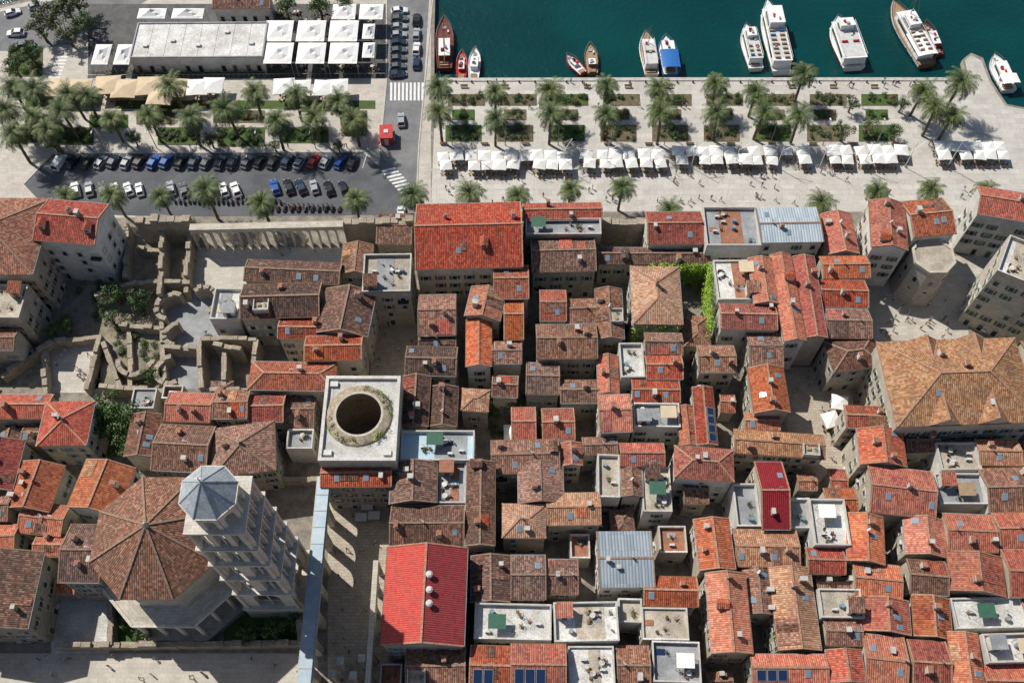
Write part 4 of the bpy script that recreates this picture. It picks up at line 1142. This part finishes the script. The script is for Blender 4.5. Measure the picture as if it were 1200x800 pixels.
for i in range(7):
    x,y=site(60+i*62,174);place(lm,'street_lamp',(x,y,0),-1.57)
mast=MB();mast.cyl((0,0,0),.1,.06,9,8,'bw');mast.beam((0,0,6),(2.6,0,7.8),.08,.08,'bw');mast.beam((0,0,8.8),(2.6,0,7.8),.03,.03,'bw');mast=mast.mesh('awning_mast',uv=False)
for i in range(12):
    x,y=site(560+i*50,196);place(mast,'sunshade_mast',(x,y,0),R.uniform(-1,1))
bn=MB();bn.box((0,0,.43),(1.8,.5,.07),'deck');bn.box((0,.26,.72),(1.8,.06,.38),'deck')
for s_ in(-.7,.7): bn.box((s_,0,.2),(.1,.45,.4),'kerb')
bn=bn.mesh('bench',uv=False)
for i in range(26):
    x,y=site(520+i*24,103 if i%2 else 169);place(bn,'park_bench',(x,y,0),0 if i%2 else math.pi)
bo=MB();bo.cyl((0,0,0),.22,.16,.5,10,'dark');bo.cyl((0,0,.5),.26,.22,.12,10,'dark');bo=bo.mesh('bollard',uv=False)
for i in range(34):
    x,y=site(516+i*18.5,97);place(bo,'mooring_bollard',(x,y,0))
# ---------- people ----------
def person(pose):
    st=.34 if pose=='walk' else .03
    V=[('pel',(0,0,.95),.13),('wa',(0,0,1.1),.12),('ch',(0,.0,1.32),.145),('nk',(0,0,1.47),.06),('hd',(0,.01,1.58),.085),('tp',(0,.0,1.68),.09),('no',(0,.105,1.59),.016)]
    ed=[('pel','wa'),('wa','ch'),('ch','nk'),('nk','hd'),('hd','tp'),('hd','no')]
    for s_,n in((-1,'l'),(1,'r')):
        f=st*s_
        V+=[(n+'hp',(.1*s_,0,.9),.095),(n+'kn',(.11*s_,f*.55+.03,.5),.065),(n+'an',(.11*s_,f-.02,.09),.042),(n+'to',(.12*s_,f+.16,.04),.035)]
        ed+=[('pel',n+'hp'),(n+'hp',n+'kn'),(n+'kn',n+'an'),(n+'an',n+'to')]
        V+=[(n+'sh',(.19*s_,0,1.4),.06),(n+'el',(.25*s_,-f*.3-.02,1.12),.042),(n+'wr',(.25*s_,-f*.75+.06,.88),.028),(n+'pm',(.25*s_,-f*.8+.08,.82),.03)]
        ed+=[('ch',n+'sh'),(n+'sh',n+'el'),(n+'el',n+'wr'),(n+'wr',n+'pm')]
        for q in range(4):
            V.append((n+'f%d'%q,(.25*s_,-f*.8+.05+.022*q,.735-(.012 if q in(1,2) else 0)),.009));ed.append((n+'pm',n+'f%d'%q))
        V.append((n+'th',(.225*s_,-f*.8+.13,.79),.01));ed.append((n+'pm',n+'th'))
    ix={v[0]:i for i,v in enumerate(V)}
    me=bpy.data.meshes.new('p');me.from_pydata([v[1] for v in V],[(ix[a],ix[b_]) for a,b_ in ed],[])
    o=bpy.data.objects.new('p',me);sc.collection.objects.link(o)
    o.modifiers.new('s','SKIN');o.modifiers.new('ss','SUBSURF').levels=1
    for i,v in enumerate(V): me.skin_vertices[0].data[i].radius=(v[2],v[2]*(.75 if v[0] in('wa','ch','pel') else 1))
    me.skin_vertices[0].data[0].use_root=True
    dg=bpy.context.evaluated_depsgraph_get();m2=bpy.data.meshes.new_from_object(o.evaluated_get(dg));bpy.data.objects.remove(o)
    return m2
PM=[]
for pose in('walk','stand'):
    b0=person(pose)
    for sh_,tr in(('k0','k1'),('k1','k5'),('k2','k4'),('k3','k0'),('k4','k1')):
        m2=b0.copy();m2.materials.clear()
        for n in(sh_,tr,'skin','hair','dark'): m2.materials.append(M[n])
        for p in m2.polygons:
            c=p.center;k=0
            if c.z<.07:k=4
            elif c.z<1.0 and abs(c.x)<.2:k=1
            elif c.z<1.18 and abs(c.x)>.2:k=2
            elif c.z>1.46:k=3 if (c.z>1.68 or (c.y<0 and c.z>1.52)) else 2
            p.material_index=k
            p.use_smooth=True
        PM.append(m2)
def ppl(n,u0,v0,u1,v1):
    for _ in range(n):
        x,y=site(R.uniform(u0,u1),R.uniform(v0,v1));place(R.choice(PM),'pedestrian',(x,y,.012),R.uniform(0,6.3),scale=R.uniform(.95,1.05))
ppl(60,510,198,1010,240);ppl(22,510,96,1120,104);ppl(40,390,600,450,800);ppl(30,1025,350,1110,400);ppl(14,60,172,440,178);ppl(10,60,410,110,450);ppl(8,230,295,395,330);ppl(14,505,125,1070,128);ppl(8,1010,210,1140,235);ppl(16,10,768,360,795);ppl(12,930,440,980,540);ppl(10,440,360,485,430)
for u,v in[(432,597),(440,608),(425,610)]:
    mb=MB();x,y=site(u,v);mb.box((0,0,.8),(1.8,1.,.1),'deck');mb.box((0,0,2.3),(2.2,1.6,.08),'shw')
    for i,j in((-1,-1),(1,-1),(1,1),(-1,1)): mb.box((i*.9,j*.6,1.13),(.06,.06,2.26),'metal')
    mb.obj('market_stall',None,(x,y,0))
for v in(672,690,706):
    x,y=site(503,v,17.6)
    mb=MB();mb.cyl((0,0,-1.4),.45,.45,2.0,10,'W');mb.cyl((0,0,.6),.6,.3,.25,10,'W');mb.obj('roof_vent',None,(x,y,16.9))
# ---------- filler houses in dense blocks ----------
def free(cx,cy,w,d,mg=.5):
    for (x,y,a,b_,r,h) in foot:
        c,s_=abs(math.cos(r)),abs(math.sin(r));aa,bb=a*c+b_*s_,a*s_+b_*c
        if abs(cx-x)<(w+aa)/2+mg and abs(cy-y)<(d+bb)/2+mg: return False
    return True
blocks=[(540,330,735,520),(700,380,925,520),(560,500,925,830),(925,560,1280,860),(455,640,560,860),(-160,480,90,700),(165,450,375,520),(1090,500,1280,620),(-400,250,-70,900),(1215,380,1500,900),(-100,840,1300,1000),(860,300,1015,400),(90,815,360,850)]
nf=0
for (a,b_,c,d) in blocks:
    for small in(0,1):
        for _ in range(int((c-a)*(d-b_)/110)):
            u,v=R.uniform(a,c),R.uniform(b_,d)
            h=R.uniform(5.5,9.3);x,y=site(u,v,h);w,dd=(R.uniform(4.5,10),R.uniform(4.5,9)) if not small else (R.uniform(2.8,5),R.uniform(2.8,5))
            if small: h*=.8
            if free(x,y,w,dd,.3 if nf%3 else -.1):
                k=R.random();nf+=1
                if nf>330: break
                if k<.17: house(x,y,w,dd,h,'f',R.choice(['C','G','T','G','W']),R.choice('wcs'),0,win=.6)
                else: house(x,y,w,dd,h,R.choice(['gx','gy','gx','hx']) if w>dd else R.choice(['gy','hy','gx']),R.choice('oorrbbbdt' if x>20 else 'orbbddt'),R.choice('ccssw'),R.uniform(-4,4),win=.6)
print('fillers',nf)
# ---------- light ----------
el=math.radians(50);az=Vector((-.78,.62));az.normalize()
sv=Vector((az.x*math.cos(el),az.y*math.cos(el),math.sin(el)))
sun=bpy.data.lights.new('sun','SUN');sun.energy=5.0;sun.angle=math.radians(.5);sun.color=(1,.95,.87)
so=bpy.data.objects.new('sun',sun);sc.collection.objects.link(so);so.rotation_euler=sv.to_track_quat('Z','Y').to_euler();so.location=(0,0,300)
w=bpy.data.worlds.new('World');sc.world=w;w.use_nodes=True;nt=w.node_tree
sk=nt.nodes.new('ShaderNodeTexSky');sk.sky_type='NISHITA';sk.sun_disc=False;sk.sun_elevation=el;sk.sun_rotation=math.atan2(az.x,az.y)
nt.links.new(sk.outputs[0],nt.nodes['Background'].inputs[0]);nt.nodes['Background'].inputs[1].default_value=.08
sc.view_settings.view_transform='Standard';sc.view_settings.look='None';sc.view_settings.exposure=0
cam=bpy.data.cameras.new('camera');co=bpy.data.objects.new('camera',cam);sc.collection.objects.link(co)
co.location=(0,0,HC);co.rotation_euler=(TH,0,0);cam.sensor_fit='HORIZONTAL';cam.angle=2*math.atan(600/F);cam.clip_end=10000;cam.clip_start=1
sc.camera=co
print('objects',len(sc.objects))
